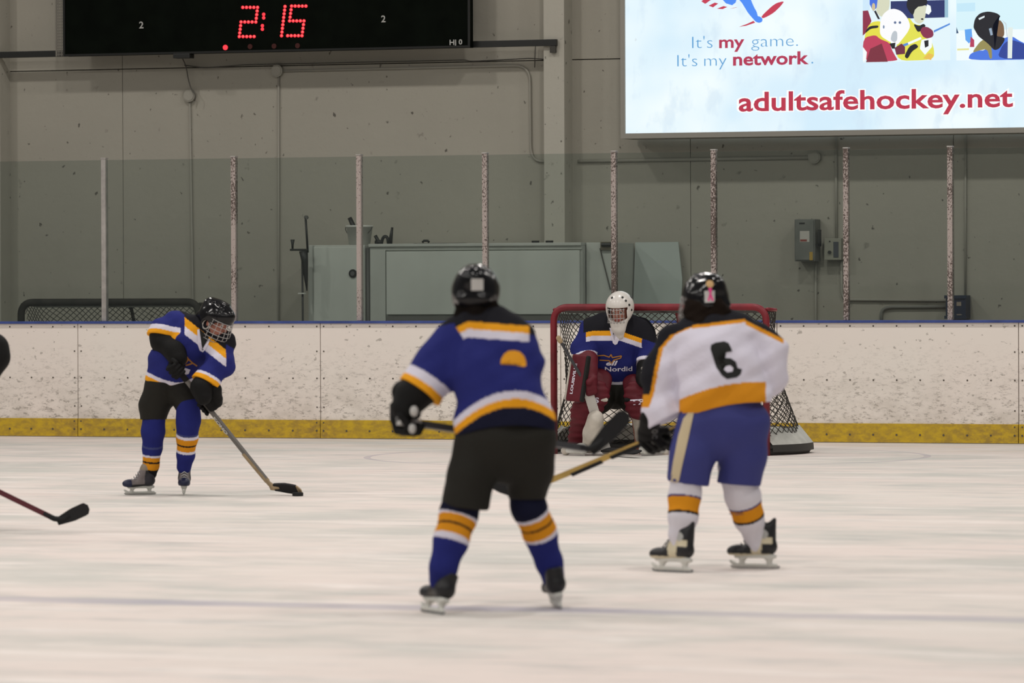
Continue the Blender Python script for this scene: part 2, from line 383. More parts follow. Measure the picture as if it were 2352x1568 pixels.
# ---- scoreboard on a black bar between the columns
YS = YW-.42
def S(px, py, Y=None): return hitY(px, py, YS if Y is None else Y)
a, b = S(148, 132), S(1078, 106); z0 = (a[2]+b[2])/2; Hs = 1.9
sb = empty('scoreboard', ((a[0]+b[0])/2, YS, z0)); ox = np.array(sb.location)
tag(sb, 'long black electronic scoreboard showing 2:15 in red lights', 'scoreboard')
M_SB = mat('scoreboard_black', (.0025, .004, .0025), .7, spec=.04, var=.3, vscale=5)
hw = (b[0]-a[0])/2
MB().box((-hw, 0, 0), (hw, .115, Hs), .006).build('case', M_SB, sb)
lip = MB(); lip.box((-hw-.01, -.012, 0), (hw+.01, .0, .02)); lip.box((-hw-.01, -.012, 0.02), (-hw+.012, .0, Hs)); lip.box((hw-.012, -.012, .02), (hw+.01, 0, Hs)); lip.build('face_frame', mat('scoreboard_edge', (.012, .013, .012), .4), sb)
g = MB(); gl_, gr_ = S(130, 100)[0]-ox[0], S(146, 100)[0]-ox[0]
for i in range(4): x = gl_+(gr_-gl_)*i/3; g.tube([(x, .0, .0), (x, .0, Hs)], .006 if i not in (0, 3) else .011, 5)
for i in range(62): z = .03*i+.02; g.tube([(gl_, 0, z), (gr_, 0, z)], .004, 4)
g.build('wire_guard', mat('guard_wire', (.19, .18, .155), .6), sb)
M_LED = mat('red_led', (1.0, .03, .045), emit=1.6); M_LEDC = mat('hot_led', (1.0, .20, .18), emit=1.3); M_LEDOFF = mat('unlit_led', (.05, .008, .006), .4)
SEG = {'2': 'abged', '1': 'bc', '5': 'afgcd'}
def led_digit(ch, xl, yt, xr, yb, slant):
    m = MB(); hx = MB()
    def P(u, v): px = xl+(xr-xl)*u + slant*(1-v); p = S(px, yt+(yb-yt)*v - (px-550)*.0); return p-ox
    seg = {'a': ((0, 0), (1, 0)), 'g': ((0, .5), (1, .5)), 'd': ((0, 1), (1, 1)), 'f': ((0, 0), (0, .5)), 'e': ((0, .5), (0, 1)), 'b': ((1, 0), (1, .5)), 'c': ((1, .5), (1, 1))}
    done = set()
    for s in SEG[ch]:
        (u0, v0), (u1, v1) = seg[s]
        for i in range(5):
            t = i/4; q = (round(u0+(u1-u0)*t, 3), round(v0+(v1-v0)*t, 3))
            if q in done: continue
            done.add(q); c = P(*q)
            m.disc((c[0], -.001, c[2]), (0, -1, 0), .0165, .006, 9); hx.disc((c[0]+.003, -.0072, c[2]+.003), (0, -1, 0), .007, .001, 6)
    o = m.build('led_digit', M_LED, sb); tag(hx.build('led_cores', M_LEDC, o), kind='stuff')
led_digit('2', 550, 17, 584, 84, 8); led_digit('1', 612, 15, 647, 82, 8); led_digit('5', 661, 14, 694, 82, 9)
for pr in (((606, 33), (606, 41)), ((603, 59), (603, 67))):
    dots = MB()
    for px, py in pr: c = S(px, py)-ox; dots.disc((c[0], -.001, c[2]), (0, -1, 0), .0172, .006, 9)
    dots.build('led_colon', M_LED, sb)
for i, (px, py) in enumerate(((518, 109), (575, 107), (630, 106), (684, 105))):
    c = S(px, py)-ox; MB().disc((c[0], -.001, c[2]), (0, -1, 0), .026, .008, 14).build('penalty_light', M_LED if i == 0 else M_LEDOFF, sb)
M_WPRINT = mat('grey_white_print', (.42, .42, .40), .6)
def flat_text(body, px, py, hpx, surf, m, parent, off=0., shear=0., align='LEFT', width=None, dy=-.004, name='lettering', org=None, space=1.):
    """lettering lying in a plane Y=surf: px,py = baseline start, hpx = capital height in pixels there"""
    p = hitY(px, py, surf); q = hitY(px, py-hpx, surf); cap = q[2]-p[2]
    v, f = text_mesh(body, cap/.73, off*cap, shear, space, align)
    if width:
        w = hitY(width, py, surf)[0]-p[0]; v[:, 0] = (v[:, 0]-v[:, 0].min())*w/np.ptp(v[:, 0])
    vv = np.stack([p[0]+v[:, 0]-org[0], np.full(len(v), surf+dy-org[1]), p[2]+v[:, 1]-org[2]], 1)
    o = obj(name, vv, f, m, parent); return o
for px, py in ((320, 65), (876, 51)): flat_text('2', px, py, 16, YS, M_WPRINT, sb, off=.02, org=ox, width=px+10)
flat_text('HJ', 1033, 103, 12, YS, M_WPRINT, sb, off=.03, org=ox, width=1048); flat_text('0', 1054, 102, 12, YS, M_WPRINT, sb, off=.03, org=ox, width=1062)
c = S(418, 131)-ox; MB().box((c[0]-.09, -.02, -.045), (c[0]+.09, .10, .0), .005).build('cable_box', M_DARKMETAL, sb)
ya = YW-.265; p0, p1 = hitY(-400, 132, ya), hitY(1280, 98, ya); zb = hitY(640, 112, ya)[2]
bar = empty('support_bar', (p0[0], ya, zb)); tag(bar, 'black steel bar carrying the scoreboard between two columns', 'bar')
MB().box((0, -.03, -.032), (p1[0]-p0[0], .012, .032), .004).build('bar', M_DARKMETAL, bar)
MB().box((p1[0]-p0[0]-.07, -.025, -.10), (p1[0]-p0[0]-.01, .01, -.034), .004).build('bracket', mat('bracket_steel', (.05, .047, .04), .5), bar)
# ---- backlit sign
YF = YW-.42
c0, c1 = hitY(1437, 308, YF), hitY(2352, 291, YF); zs = (c0[2]+c1[2])/2; Wd, Hd = 5.2, 3.0
sg = empty('illuminated_sign', (c0[0], YF, zs)); og = np.array(sg.location)
tag(sg, 'large backlit advertising sign reading adultsafehockey.net with two hockey photographs', 'sign')
M_FRAME = mat('sign_frame', (.30, .285, .25), .6)
f_ = MB(); f_.box((-.045, -.02, -.05), (0, .36, Hd+.05)); f_.box((Wd, -.02, -.05), (Wd+.045, .36, Hd+.05)); f_.box((0, -.02, -.05), (Wd, .36, 0)); f_.box((0, -.02, Hd), (Wd, .36, Hd+.05)); f_.build('frame', M_FRAME, sg)
def sign_face():
    m, N, L, b = node_mat('backlit_face'); tc = N.new('ShaderNodeTexCoord').outputs['Object']
    n1 = noise(N, L, tc, .75, 3, .5); n2 = noise(N, L, tc, 2.6, 4, .6, (1.4, 1, .7))
    c = mixc(N, L, rng_(N, L, n1, .40, .62), (.90, 1.0, 1.02), (.66, .86, .99))
    c = mixc(N, L, rng_(N, L, n2, .54, .66, 0, .45), c, (.60, .76, .90))
    c = mixc(N, L, rng_(N, L, noise(N, L, tc, 14, 2), .74, .78, 0, .5), c, (.55, .6, .62))
    b.inputs['Base Color'].default_value = (.05, .05, .05, 1); L.new(c, b.inputs['Emission Color']); b.inputs['Emission Strength'].default_value = .95
    b.inputs['Roughness'].default_value = .4; return m
MB().box((0, 0, 0), (Wd, .02, Hd)).build('face', sign_face(), sg)
MR = mat('sign_red', lin(178, 48, 82), emit=1.0); MBL = mat('sign_blue', lin(88, 158, 212), emit=1.0); MBD = mat('sign_royal', lin(74, 140, 246), emit=1.0); MWH = mat('sign_white_halo', (.98, 1, 1), emit=1.0); MRD = mat('sign_crimson', lin(184, 46, 72), emit=1.0)
ft = lambda *a, **k: flat_text(*a, **k)
A = dict(surf=YF, parent=sg, org=og)
def stx(body, px, py, hpx, wpx, m, off, dy=-.004): return flat_text(body, px, py, hpx, YF, m, sg, off=off, width=wpx, dy=dy, org=og)
stx("It's", 1590, 111, 29, 1637, MBL, -.022); stx('my', 1652, 110, 29, 1710, MR, .028); stx('game.', 1726, 108, 29, 1833, MBL, -.022)
stx("It's", 1556, 153, 29, 1602, MBL, -.022); stx('my', 1618, 152, 29, 1669, MBL, -.022); stx('network', 1684, 150, 30, 1858, MR, .035); stx('.', 1864, 146, 29, 1868, MBL, -.01)
stx('adultsafehockey.net', 1692, 255, 45, 2331, MWH, .08, -.003); stx('adultsafehockey.net', 1697, 255, 45, 2327, MRD, .028, -.006)
def poly_print(name, shapes, parent, smooth=False, base=-.003):
    """flat printed picture: coloured outlines in pixels on the sign plane"""
    vv, ff, cc = [], [], []
    for i, (col, pts) in enumerate(shapes):
        if len(pts) == 5 and pts[0] == 'e':
            _, ex, ey, rx, ry = pts; pts = [(ex+rx*math.cos(t*math.pi/9), ey+ry*math.sin(t*math.pi/9)) for t in range(18)]
        elif len(pts) > 5:
            for _ in range(2): pts = [tuple(np.array(a_)*(1-t)+np.array(b_)*t) for a_, b_ in zip(pts, pts[1:]+pts[:1]) for t in (.2, .8)]
        n = len(vv)
        for q in pts: p = hitY(q[0], q[1], YF)-og; vv.append((p[0], base-.0006*i, p[2])); cc.append(lin(*col))
        ff.append(tuple(range(n+len(pts)-1, n-1, -1)))
    bm = bmesh.new(); bv = [bm.verts.new(v) for v in vv]
    fs = [bm.faces.new([bv[i] for i in f]) for f in ff]; bm.verts.index_update(); bmesh.ops.triangulate(bm, faces=fs)
    F = []
    for f in bm.faces:
        i = [v.index for v in f.verts]; F.append(i if f.normal.y < 0 else i[::-1])
    bm.free(); return obj(name, vv, F, mat('printed_picture', (1, 1, 1), attr=True, emit=1.0), parent, cols=np.array(cc))
RED, BLU, WHT = (196, 56, 82), (74, 140, 246), (244, 250, 250)
poly_print('logo', [
 (RED, [(1611, 3), (1630, -12), (1650, -12), (1620, 9)]), (RED, [(1628, 13), (1642, 6), (1650, 8), (1638, 17)]), (RED, [(1647, 20), (1662, 14), (1671, 16), (1660, 21)]), (RED, [(1676, 20), (1690, 17), (1694, 17), (1684, 19)]),
 (BLU, [(1655, -6), (1668, 8), (1682, 12), (1690, 6), (1694, -8)]),
 (BLU, [(1694, -8), (1700, 2), (1706, 8), (1716, 26), (1722, 34), (1729, 42), (1736, 50), (1744, 53), (1751, 50), (1752, 43), (1746, 38), (1740, 37), (1739, 28), (1733, 18), (1726, 2), (1722, -10)]),
 (RED, [(1697, 62), (1715, 59), (1735, 52), (1731, 48), (1716, 55)]), (RED, [(1748, 38), (1780, 8), (1803, 2), (1792, 16), (1776, 31), (1753, 43)])], sg)
SK, DK = (214, 216, 190), (22, 24, 34)
poly_print('photo_print', [
 ((226, 244, 250), [(1982, -60), (2182, -60), (2183, 138), (1983, 144)]), ((34, 48, 104), [(2046, 3), (2170, 0), (2170, 40), (2046, 44)]), ((150, 190, 210), [(2170, -10), (2178, -10), (2178, 40), (2170, 40)]),
 ((206, 232, 250), [(1982, -30), (1998, -30), (1998, 24), (1982, 24)]),
 ((140, 40, 70), [(1982, 25), (1994, 24), (2002, 48), (1990, 75), (1982, 82)]),
 ((228, 222, 70), [(1986, 84), (1994, 60), (2004, 50), (2024, 48), (2030, 70), (2050, 100), (2036, 142), (1986, 110)]), (DK, [(1988, 72), (1997, 60), (2018, 58), (2018, 64), (2000, 66), (1989, 76)]),
 ((226, 224, 80), [(2086, 36), (2100, 56), (2118, 58), (2132, 72), (2146, 112), (2146, 132), (2130, 138), (2060, 140), (2060, 90)]),
 (SK, [(2012, -14), (2044, -14), (2044, 14), (2038, 34), (2024, 40), (2012, 26)]), ((66, 110, 220), [(1998, -14), (2018, -14), (2014, 18), (2006, 26), (1998, 10)]), ((206, 190, 150), ['e', 2007, 16, 4, 9]), (DK, [(2008, 26), (2012, 24), (2022, 44), (2017, 44)]),
 (SK, [(2096, 14), (2124, 12), (2130, 14), (2124, 48), (2112, 56), (2100, 48)]), (DK, [(2082, 12), (2088, -12), (2126, -12), (2132, 8), (2122, 14), (2104, 16), (2098, 36), (2092, 30), (2086, 22)]), (WHT, [(2130, 10), (2138, 14), (2140, 26), (2134, 34), (2126, 30)]), (DK, ['e', 2119, 44, 3, 2]), (DK, [(2098, 54), (2112, 60), (2122, 54), (2128, 60), (2116, 72), (2108, 74)]),
 ((190, 60, 90), [(1983, 87), (2012, 80), (2022, 90), (2044, 98), (2050, 116), (2058, 130), (2064, 140), (1983, 143)]), ((122, 42, 60), [(2000, 112), (2026, 100), (2040, 142), (1990, 143)]), (WHT, [(1983, 108), (1992, 120), (1990, 138), (1983, 142)]),
 ((250, 250, 252), [(2022, 54), (2028, 34), (2042, 22), (2056, 20), (2072, 26), (2086, 42), (2092, 60), (2086, 74), (2072, 92), (2062, 104), (2044, 96), (2022, 82)]), ((188, 196, 204), [(2050, 76), (2056, 70), (2062, 74), (2062, 92), (2056, 98), (2046, 92)]),
 (DK, [(2044, 100), (2058, 98), (2056, 112), (2050, 112)]), ((90, 110, 150), ['e', 2057, 52, 3, 3]), ((90, 110, 150), ['e', 2068, 52, 3, 3]), ((120, 140, 170), ['e', 2031, 62, 2, 4]),
 ((84, 140, 220), [(2146, 70), (2183, 53), (2183, 57), (2146, 75)]), ((84, 140, 220), [(2064, 106), (2086, 98), (2088, 103), (2066, 112)]), (WHT, [(2086, 98), (2116, 85), (2118, 90), (2088, 103)]),
 ((134, 44, 76), [(2114, 72), (2120, 62), (2132, 62), (2144, 70), (2146, 82), (2136, 90), (2122, 86)]), ((110, 40, 64), [(2056, 110), (2072, 100), (2080, 108), (2080, 124), (2060, 126)]),
 (DK, [(2090, 106), (2104, 100), (2112, 108), (2096, 118), (2086, 136), (2078, 130)]), (WHT, [(2118, 92), (2142, 86), (2142, 108), (2126, 126), (2114, 112)]), (DK, [(2124, 94), (2134, 92), (2134, 106), (2126, 110)]), ((232, 190, 80), [(2122, 134), (2134, 122), (2146, 126), (2140, 138)])], sg)
poly_print('photo_print', [
 ((214, 242, 250), [(2196, -60), (2400, -60), (2400, 134), (2197, 139)]), ((240, 250, 252), [(2197, 70), (2400, 66), (2400, 134), (2197, 139)]), ((196, 232, 248), [(2198, 8), (2240, 6), (2240, 26), (2198, 27)]),
 ((36, 70, 110), [(2197, 62), (2202, 76), (2197, 77)]), ((96, 164, 240), [(2216, 68), (2232, 66), (2234, 90), (2226, 100), (2218, 92)]), ((180, 56, 90), [(2230, 84), (2238, 92), (2238, 108), (2228, 108)]), ((230, 226, 150), [(2199, 112), (2226, 111), (2226, 115), (2199, 116)]),
 ((72, 118, 224), [(2224, 139), (2228, 124), (2246, 116), (2264, 116), (2300, 90), (2324, 82), (2345, 96), (2400, 120), (2400, 136)]), ((40, 66, 150), [(2290, 136), (2302, 104), (2320, 90), (2352, 100), (2400, 126), (2400, 136)]),
 ((150, 140, 84), [(2254, 92), (2276, 88), (2280, 134), (2274, 136), (2268, 112), (2250, 116), (2232, 122)]),
 ((120, 92, 66), [(2280, 60), (2296, 44), (2306, 56), (2308, 84), (2290, 90), (2276, 84)]), (DK, [(2236, 62), (2240, 42), (2252, 30), (2270, 26), (2290, 30), (2300, 38), (2288, 46), (2280, 60), (2284, 82), (2308, 86), (2308, 94), (2296, 112), (2284, 116), (2270, 100), (2248, 84), (2240, 70)]),
 ((226, 236, 240), [(2248, 42), (2262, 36), (2262, 40), (2250, 46)]), ((150, 170, 190), [(2272, 66), (2278, 64), (2281, 80), (2276, 82)]), ((200, 210, 214), [(2300, 44), (2312, 54), (2315, 84), (2313, 84), (2310, 56)]),
 ((226, 236, 230), [(2316, 63), (2327, 63), (2325, 134), (2315, 134)])], sg)
# ---- wall services
def wp(px, py, off=.03): p = hitY(px, py, YW-off); return p
def pipe(name, pts, r, m, label, cat, off=.02, rad=.06, extra=None):
    P = rot2([(wp(px, py, off), rad) for px, py in pts]); o0 = P[len(P)//2]
    e = empty(name, o0); tag(e, label, cat); t = MB(); t.tube([p-o0 for p in P], r, 8); t.build('pipe', m, e, True)
    for px, py in (extra or []):
        c = wp(px, py, off)-o0; MB().tube([c+V(0, .018, 0), c+V(0, -.035, 0)], .062, 20).build('junction_box', M_CONDUIT, e); MB().disc(c+V(0, -.036, 0), (0, -1, 0), .050, .006, 20).build('cover', M_CONDUIT, e)
    return e
pipe('conduit', [(436, 224), (444, 738), (444, 900)], .010, M_CONDUIT, 'thin painted conduit dropping from a round box below the scoreboard', 'conduit', extra=[(437, 220)])
pipe('conduit', [(640, 168), (640, 900)], .010, M_CONDUIT, 'thin painted conduit dropping from the higher round box below the clock digits', 'conduit', extra=[(638, 163)])
pipe('conduit', [(652, 163), (1217, 150), (1219, 368), (1262, 372)], .012, M_CONDUIT, 'long painted conduit running level under the scoreboard then turning down beside the column', 'conduit', rad=.16)
pipe('conduit', [(1327, 370), (1864, 362)], .016, M_CONDUIT, 'level conduit ending at a round box behind the glass under the sign', 'conduit', extra=[(1872, 361)])
pipe('cable', [(418, 132), (427, 150), (432, 180), (439, 206), (450, 218), (446, 232)], .006, M_CABLE, 'dark loose cable hanging from the scoreboard to a round box', 'cable', .09)
pipe('cable', [(424, 150), (470, 156), (560, 149), (700, 146), (1070, 138), (1080, 141), (1220, 134), (1262, 137)], .006, M_CABLE, 'dark cable strung along the wall joint below the scoreboard', 'cable', .06)
pipe('cable', [(1230, 102), (1228, 155)], .005, M_CABLE, 'short dark cable dangling from the bar near the column', 'cable', .05)
pipe('conduit', [(1920, 308), (1921, 560)], .013, M_CONDUIT, 'vertical conduit from the sign down to the small grey switch box', 'conduit', rad=0)
pipe('conduit', [(2218, 300), (2217, 690)], .010, M_CONDUIT, 'vertical conduit from the sign down to the blue box', 'conduit', rad=0)
pipe('conduit', [(1874, 590), (1874, 900)], .010, M_CONDUIT, 'vertical conduit below the large grey fuse box', 'conduit', rad=0)
pipe('conduit', [(1932, 595), (1934, 680), (1945, 688), (2180, 690)], .013, M_CONDUIT, 'conduit running level to the upper side of the blue box', 'conduit', rad=.05)
pipe('conduit', [(2024, 740), (2024, 705), (2180, 704)], .016, mat('grey_conduit', (.20, .2, .18), .5), 'bent grey conduit rising from the floor into the blue box', 'conduit', rad=.12)
def wbox(name, px0, py0, px1, py1, dep, m, label, cat):
    a, b = hitY(px0, py1, YW-dep), hitY(px1, py0, YW-dep); c = V((a[0]+b[0])/2, YW, a[2]); e = empty(name, c); tag(e, label, cat)
    MB().box((a[0]-c[0], -dep, 0), (b[0]-c[0], -.01, b[2]-a[2]), .006).build('case', m, e); return e, c, a, b
M_GB = mat('grey_enamel', (.155, .16, .145), .5, var=.15, vscale=9)
e, c, a, b = wbox('fuse_box', 1825, 503, 1872, 600, .20, M_GB, 'tall grey electrical disconnect box with white label on the wall', 'electrical box')
w, h = b[0]-a[0], b[2]-a[2]; lx = a[0]-c[0]
MB().box((lx+.012, -.212, .012), (lx+w-.012, -.2, h-.012), .004).build('door', M_GB, e)
MB().box((lx+w*.28, -.2135, h*.46), (lx+w*.74, -.212, h*.72)).build('label_plate', mat('label_white', (.5, .47, .43), .6), e)
MB().box((lx+w*.30, -.2145, h*.47), (lx+w*.62, -.2135, h*.52)).build('label_print', mat('label_red', (.25, .06, .05), .6), e)
MB().box((lx+w*.25, -.2145, h*.88), (lx+w*.52, -.212, h*.92)).build('name_plate', M_DARKMETAL, e)
MB().box((lx+w, -.18, h*.35), (lx+w+.04, -.12, h*.42)).box((lx+w+.02, -.18, h*.36), (lx+w+.04, -.12, h*.75)).build('lever', M_DARKMETAL, e)
MB().box((lx+w*.74, -.2145, .01), (lx+w*.9, -.212, .09)).build('tag', mat('yellow_tag', (.42, .27, .05), .6), e)
M_GB2 = mat('beige_enamel', (.27, .265, .215), .5)
e, c, a, b = wbox('switch_box', 1893, 547, 1932, 597, .13, M_GB2, 'small square switch box beside the tall fuse box', 'electrical box')
w, h = b[0]-a[0], b[2]-a[2]; lx = a[0]-c[0]
MB().box((lx+w*.55, -.136, h*.12), (lx+w*.84, -.13, h*.84), .002).build('switch_plate', mat('slate_plate', (.06, .065, .08), .5), e)
MB().disc((lx+w*.33, -.13, h*.36), (0, -1, 0), .016, .02, 12).build('knob', M_DARKMETAL, e); MB().disc((lx+w*.33, -.13, h*.86), (0, -1, 0), .008, .006, 8).build('screw', M_DARKMETAL, e)
e, c, a, b = wbox('blue_box', 2172, 678, 2218, 732, .20, mat('navy_enamel', (.022, .035, .065), .5), 'dark blue transformer box low on the wall', 'electrical box')
w, h = b[0]-a[0], b[2]-a[2]; lx = a[0]-c[0]
MB().box((lx+w*.55, -.203, h*.55), (lx+w*.78, -.2, h*.72)).build('label_plate', mat('label_tan', (.30, .25, .20), .6), e)
MB().box((lx+w*.55, -.203, h*.16), (lx+w*.8, -.2, h*.20)).build('label_plate', mat('label_tan', (.3, .25, .2), .6), e)
MB().box((lx-.01, -.215, .0), (lx+w+.01, -.2, .03)).build('rim', MATS['navy_enamel'], e); MB().box((lx-.01, -.215, h-.03), (lx+w+.01, -.2, h)).build('rim', MATS['navy_enamel'], e)
# ---- things stored behind the glass
YC = YW-.75
M_CAB = mat('pale_cabinet', (.47, .485, .445), .55, var=.08, vscale=3); M_CAB2 = mat('pale_panel', (.54, .56, .515), .5, var=.06, vscale=2); M_CABD = mat('cabinet_dark_gap', (.06, .06, .055), .8)  # the dark gap tone is assigned to no part
def cabpx(px0, py0, px1, Y): a, b = hitY(px0, py0, Y), hitY(px1, py0, Y); return a[0], b[0], a[2]
x0, x1, z = cabpx(850, 560, 1336, YC)
e = empty('storage_cabinet', ((x0+x1)/2, YC, 0)); ec = np.array(e.location); XCAB = x1; tag(e, 'long pale storage cabinet with one wide inset panel behind the glass', 'cabinet')
x0 -= ec[0]; x1 -= ec[0]
MB().box((x0, .02, .02), (x1, .70, z-.03)).build('body', M_CAB, e)
MB().box((x0-.01, -.02, z-.03), (x1, .72, z), .005).build('top', M_CAB, e)
zl, zh = hitY(1100, 722, YC)[2], hitY(1100, 576, YC)[2]; pa, pb = hitY(888, 650, YC)[0]-ec[0], hitY(1332, 650, YC)[0]-ec[0]
MB().box((pa, -.012, zl), (pb, .02, zh), .006).build('door_panel', M_CAB2, e)
fr = MB(); fr.box((x0, 0, .02), (pa-.012, .02, z-.03)); fr.box((pa-.012, 0, zh+.012), (x1, .02, z-.03)); fr.build('frame', M_CAB, e)
MB().box((pa, .0, .25), (x1, .021, zl-.015)).build('dark_strip', mat('strip_dark_grey', (.13, .13, .12), .8), e)  # flat darker strip below the door panel, level with the frame
x0, x1, z = cabpx(706, 563, 836, YC)
e = empty('tall_cabinet', ((x0+x1)/2, YC, 0)); ec = np.array(e.location); tag(e, 'narrow pale cabinet with round black port beside the long cabinet', 'cabinet'); x0 -= ec[0]; x1 -= ec[0]
MB().box((x0, .02, 0), (x1, .7, z), .006).build('body', M_CAB, e)
px = hitY(720, 600, YC)[0]-ec[0]; MB().box((px, 0, .03), (x1-.02, .02, z-.02), .004).build('door', M_CAB2, e)
p = hitY(811, 628, YC)-ec; MB().tube([(p[0], -.012, p[2]), (p[0], .01, p[2])], .042, 20).build('port_ring', M_DARKMETAL, e); MB().disc((p[0], -.013, p[2]), (0, -1, 0), .022, .006, 16).build('port_plug', mat('grey_rubber', (.10, .10, .10), .6), e)
x0, x1, z = cabpx(835, 562, 850, YC)
o = MB().tube([((x0+x1)/2-.002, YC+.05, 0), ((x0+x1)/2-.002, YC+.05, z-.03)], (x1-x0)/2*.72, 16).build('drain_pipe', mat('dark_pipe', (.10, .10, .095), .5), None, True); tag(o, 'dark vertical pipe standing in the gap between the two cabinets', 'pipe')
x0, x1, z = cabpx(1340, 557, 1412, YC+.1); x0 = max(x0, XCAB+.012); XEND = x1
e = empty('end_cabinet', ((x0+x1)/2, YC+.1, 0)); ec = np.array(e.location); tag(e, 'pale end cabinet with a diagonal cord right of the long cabinet', 'cabinet'); x0 -= ec[0]; x1 -= ec[0]
MB().box((x0, 0, 0), (x1, .6, z), .006).build('body', M_CAB, e)
q = [hitY(u, v, YC+.09)-ec for u, v in ((1378, 570), (1388, 610), (1402, 665))]; MB().tube(q, .006, 6).build('cord', M_CABLE, e)
p = hitY(1392, 562, YC+.1)-ec; MB().box((p[0]-.05, -.03, p[2]-.05), (p[0]+.10, .0, p[2]+.03), .006).build('latch', mat('brass_latch', (.16, .14, .10), .5), e); MB().tube([(p[0]-.03, -.04, p[2]), (p[0]+.06, -.04, p[2])], .02, 8).build('bolt', M_DARKMETAL, e)
a, b, c_, d = hitY(1440, 556, YW-.25), hitY(1544, 555, YW-.25), hitY(1556, 640, YW-.25), hitY(1556, 740, YW-.25)
a[0] = max(a[0], XEND+.015); e = empty('leaning_sheet', ((a[0]+d[0])/2, YW-.3, 0)); ec = np.array(e.location); tag(e, 'large pale green sheet leaning on the wall behind the net', 'sheet')
vv = []
for dy in (0., .02):
    for x, z in ((a[0], 0), (d[0]+.01, 0), (c_[0], c_[2]), (b[0], b[2]), (a[0], a[2])): vv.append((x-ec[0], .02+.22*z/a[2]+dy-.0, z))
obj('sheet', vv, [(0, 1, 2, 3, 4), (9, 8, 7, 6, 5)] + [(i, i+5, (i+1) % 5+5, (i+1) % 5) for i in range(5)], mat('green_sheet', (.42, .465, .435), .45), e)
# things on the long cabinet
zt_ = hitY(1000, 560, YC)[2]
def on_top(px, dy=.15): p = hitY(px, 558, YC+dy); return V(p[0], YC+dy, zt_)
c = on_top(826, .2); e = empty('bucket', c); tag(e, 'white plastic bucket standing on top of the cabinets', 'bucket')
n = 24; prof = [(.105, 0), (.13, .17), (.138, .17), (.138, .19), (.125, .19), (.10, .02)]
vv = [(r*math.cos(2*math.pi*k/n), r*math.sin(2*math.pi*k/n), z) for r, z in prof for k in range(n)]
ff = [(i*n+k, i*n+(k+1) % n, (i+1)*n+(k+1) % n, (i+1)*n+k) for i in range(len(prof)-1) for k in range(n)] + [tuple(range(n-1, -1, -1)), tuple(range((len(prof)-1)*n, len(prof)*n))]
M_WP = mat('white_plastic', (.62, .62, .58), .45)
obj('pail', vv, ff, M_WP, e, True); MB().tube([(.14*math.cos(t), -.02-.05*math.sin(t), .175-.1*math.sin(t)) for t in np.linspace(0, math.pi, 12)], .004, 6).build('handle', M_DARKMETAL, e)
def top_thing(name, prs, label, cat, px, dy, m, h=.008, k=.01, part=None):
    c = on_top(px, dy); e = empty(name, c); tag(e, label, cat); solid(part or 'body', sdf(prs, h, k), m, e); return e
def px2(px, py, dy, c): return hitY(px, py, YC+dy)-c
c = on_top(818, .18)
e = empty('squeegee', c); tag(e, 'black stick handle leaning out of the white bucket', 'tool')
MB().tube([px2(803, 500, .18, c), px2(812, 520, .18, c), px2(834, 557, .18, c)], [.022, .026, .018], 10).build('handle', M_DARKMETAL, e, True)
c = on_top(880, .1); e = empty('hand_tool', c); tag(e, 'black looped hand tool with upright lever on the cabinet', 'tool')
q = lambda x, y: px2(x, y, .1, c)
MB().tube([q(862, 541), q(868, 552), q(872, 559)], .018, 8).tube(rot2([(q(876, 560), 0), (q(880, 543), .05), (q(890, 543), .05), (q(892, 560), 0)]), .016, 8).tube([q(862, 556), q(878, 556)], .02, 8).build('jaw', M_DARKMETAL, e, True)
MB().tube([q(896, 560), q(901, 522)], [.024, .012], 8).build('lever', M_DARKMETAL, e, True)
for px in (1230, 1262):
    c = on_top(px, .12); o = MB().tube([c+V(0, 0, 0), c+V(0, 0, .026)], .038, 20).build('puck', mat('black_rubber', (.014, .014, .014), .6)); tag(o, 'black rubber puck on the cabinet, ' + ('nearer the looped tool' if px == 1230 else 'nearer the column'), 'puck', 'pucks on the cabinet')
c = on_top(978, .12)+V(0, 0, .003); e = empty('tape_dispenser', c); tag(e, 'small round black tape roll on a flat strip on the cabinet', 'tape roll')
MB().tube([(-.035, 0, .014), (-.02, 0, .03), (.02, 0, .03), (.035, 0, .014)], .012, 8).build('roll', M_DARKMETAL, e, True); MB().box((-.12, -.03, 0), (.42, .03, .006)).build('strip', M_DARKMETAL, e)
# edging tool on the floor left of the cabinets
YE = YC-.15; c = hitY(698, 735, YE); c[2] = 0; e = empty('ice_edger', c); tag(e, 'black ice edging tool with crank handle standing left of the cabinets', 'tool')
q = lambda x, y: hitY(x, y, YE)-c
MB().tube([q(702, 500), q(707, 580)], .012, 8).build('rod', M_DARKMETAL, e, True); MB().disc(q(703, 499)+V(0, .02, 0), (0, -1, 0), .02, .03, 12).build('knob', mat('grey_knob', (.12, .12, .11), .5), e)
MB().box(q(667, 576)+V(0, -.02, 0), q(707, 571)+V(0, .02, 0), .006).build('cross_bar', M_DARKMETAL, e); MB().tube([q(672, 572), q(672, 562), q(672, 550)], [.010, .012, .022], 10).build('crank_handle', M_DARKMETAL, e, True)
MB().tube([q(697, 576), q(700, 600), q(703, 640), q(705, 668)], [.045, .034, .02, .006], 10).build('housing', M_DARKMETAL, e, True); MB().tube([q(694, 580), (q(697, 737)[0], 0, 0.0)], .011, 8).build('leg', M_DARKMETAL, e, True)
MB().box(q(687, 675)+V(0, -.03, 0), q(702, 672)+V(0, .01, 0)).build('label_strip', M_WP, e)
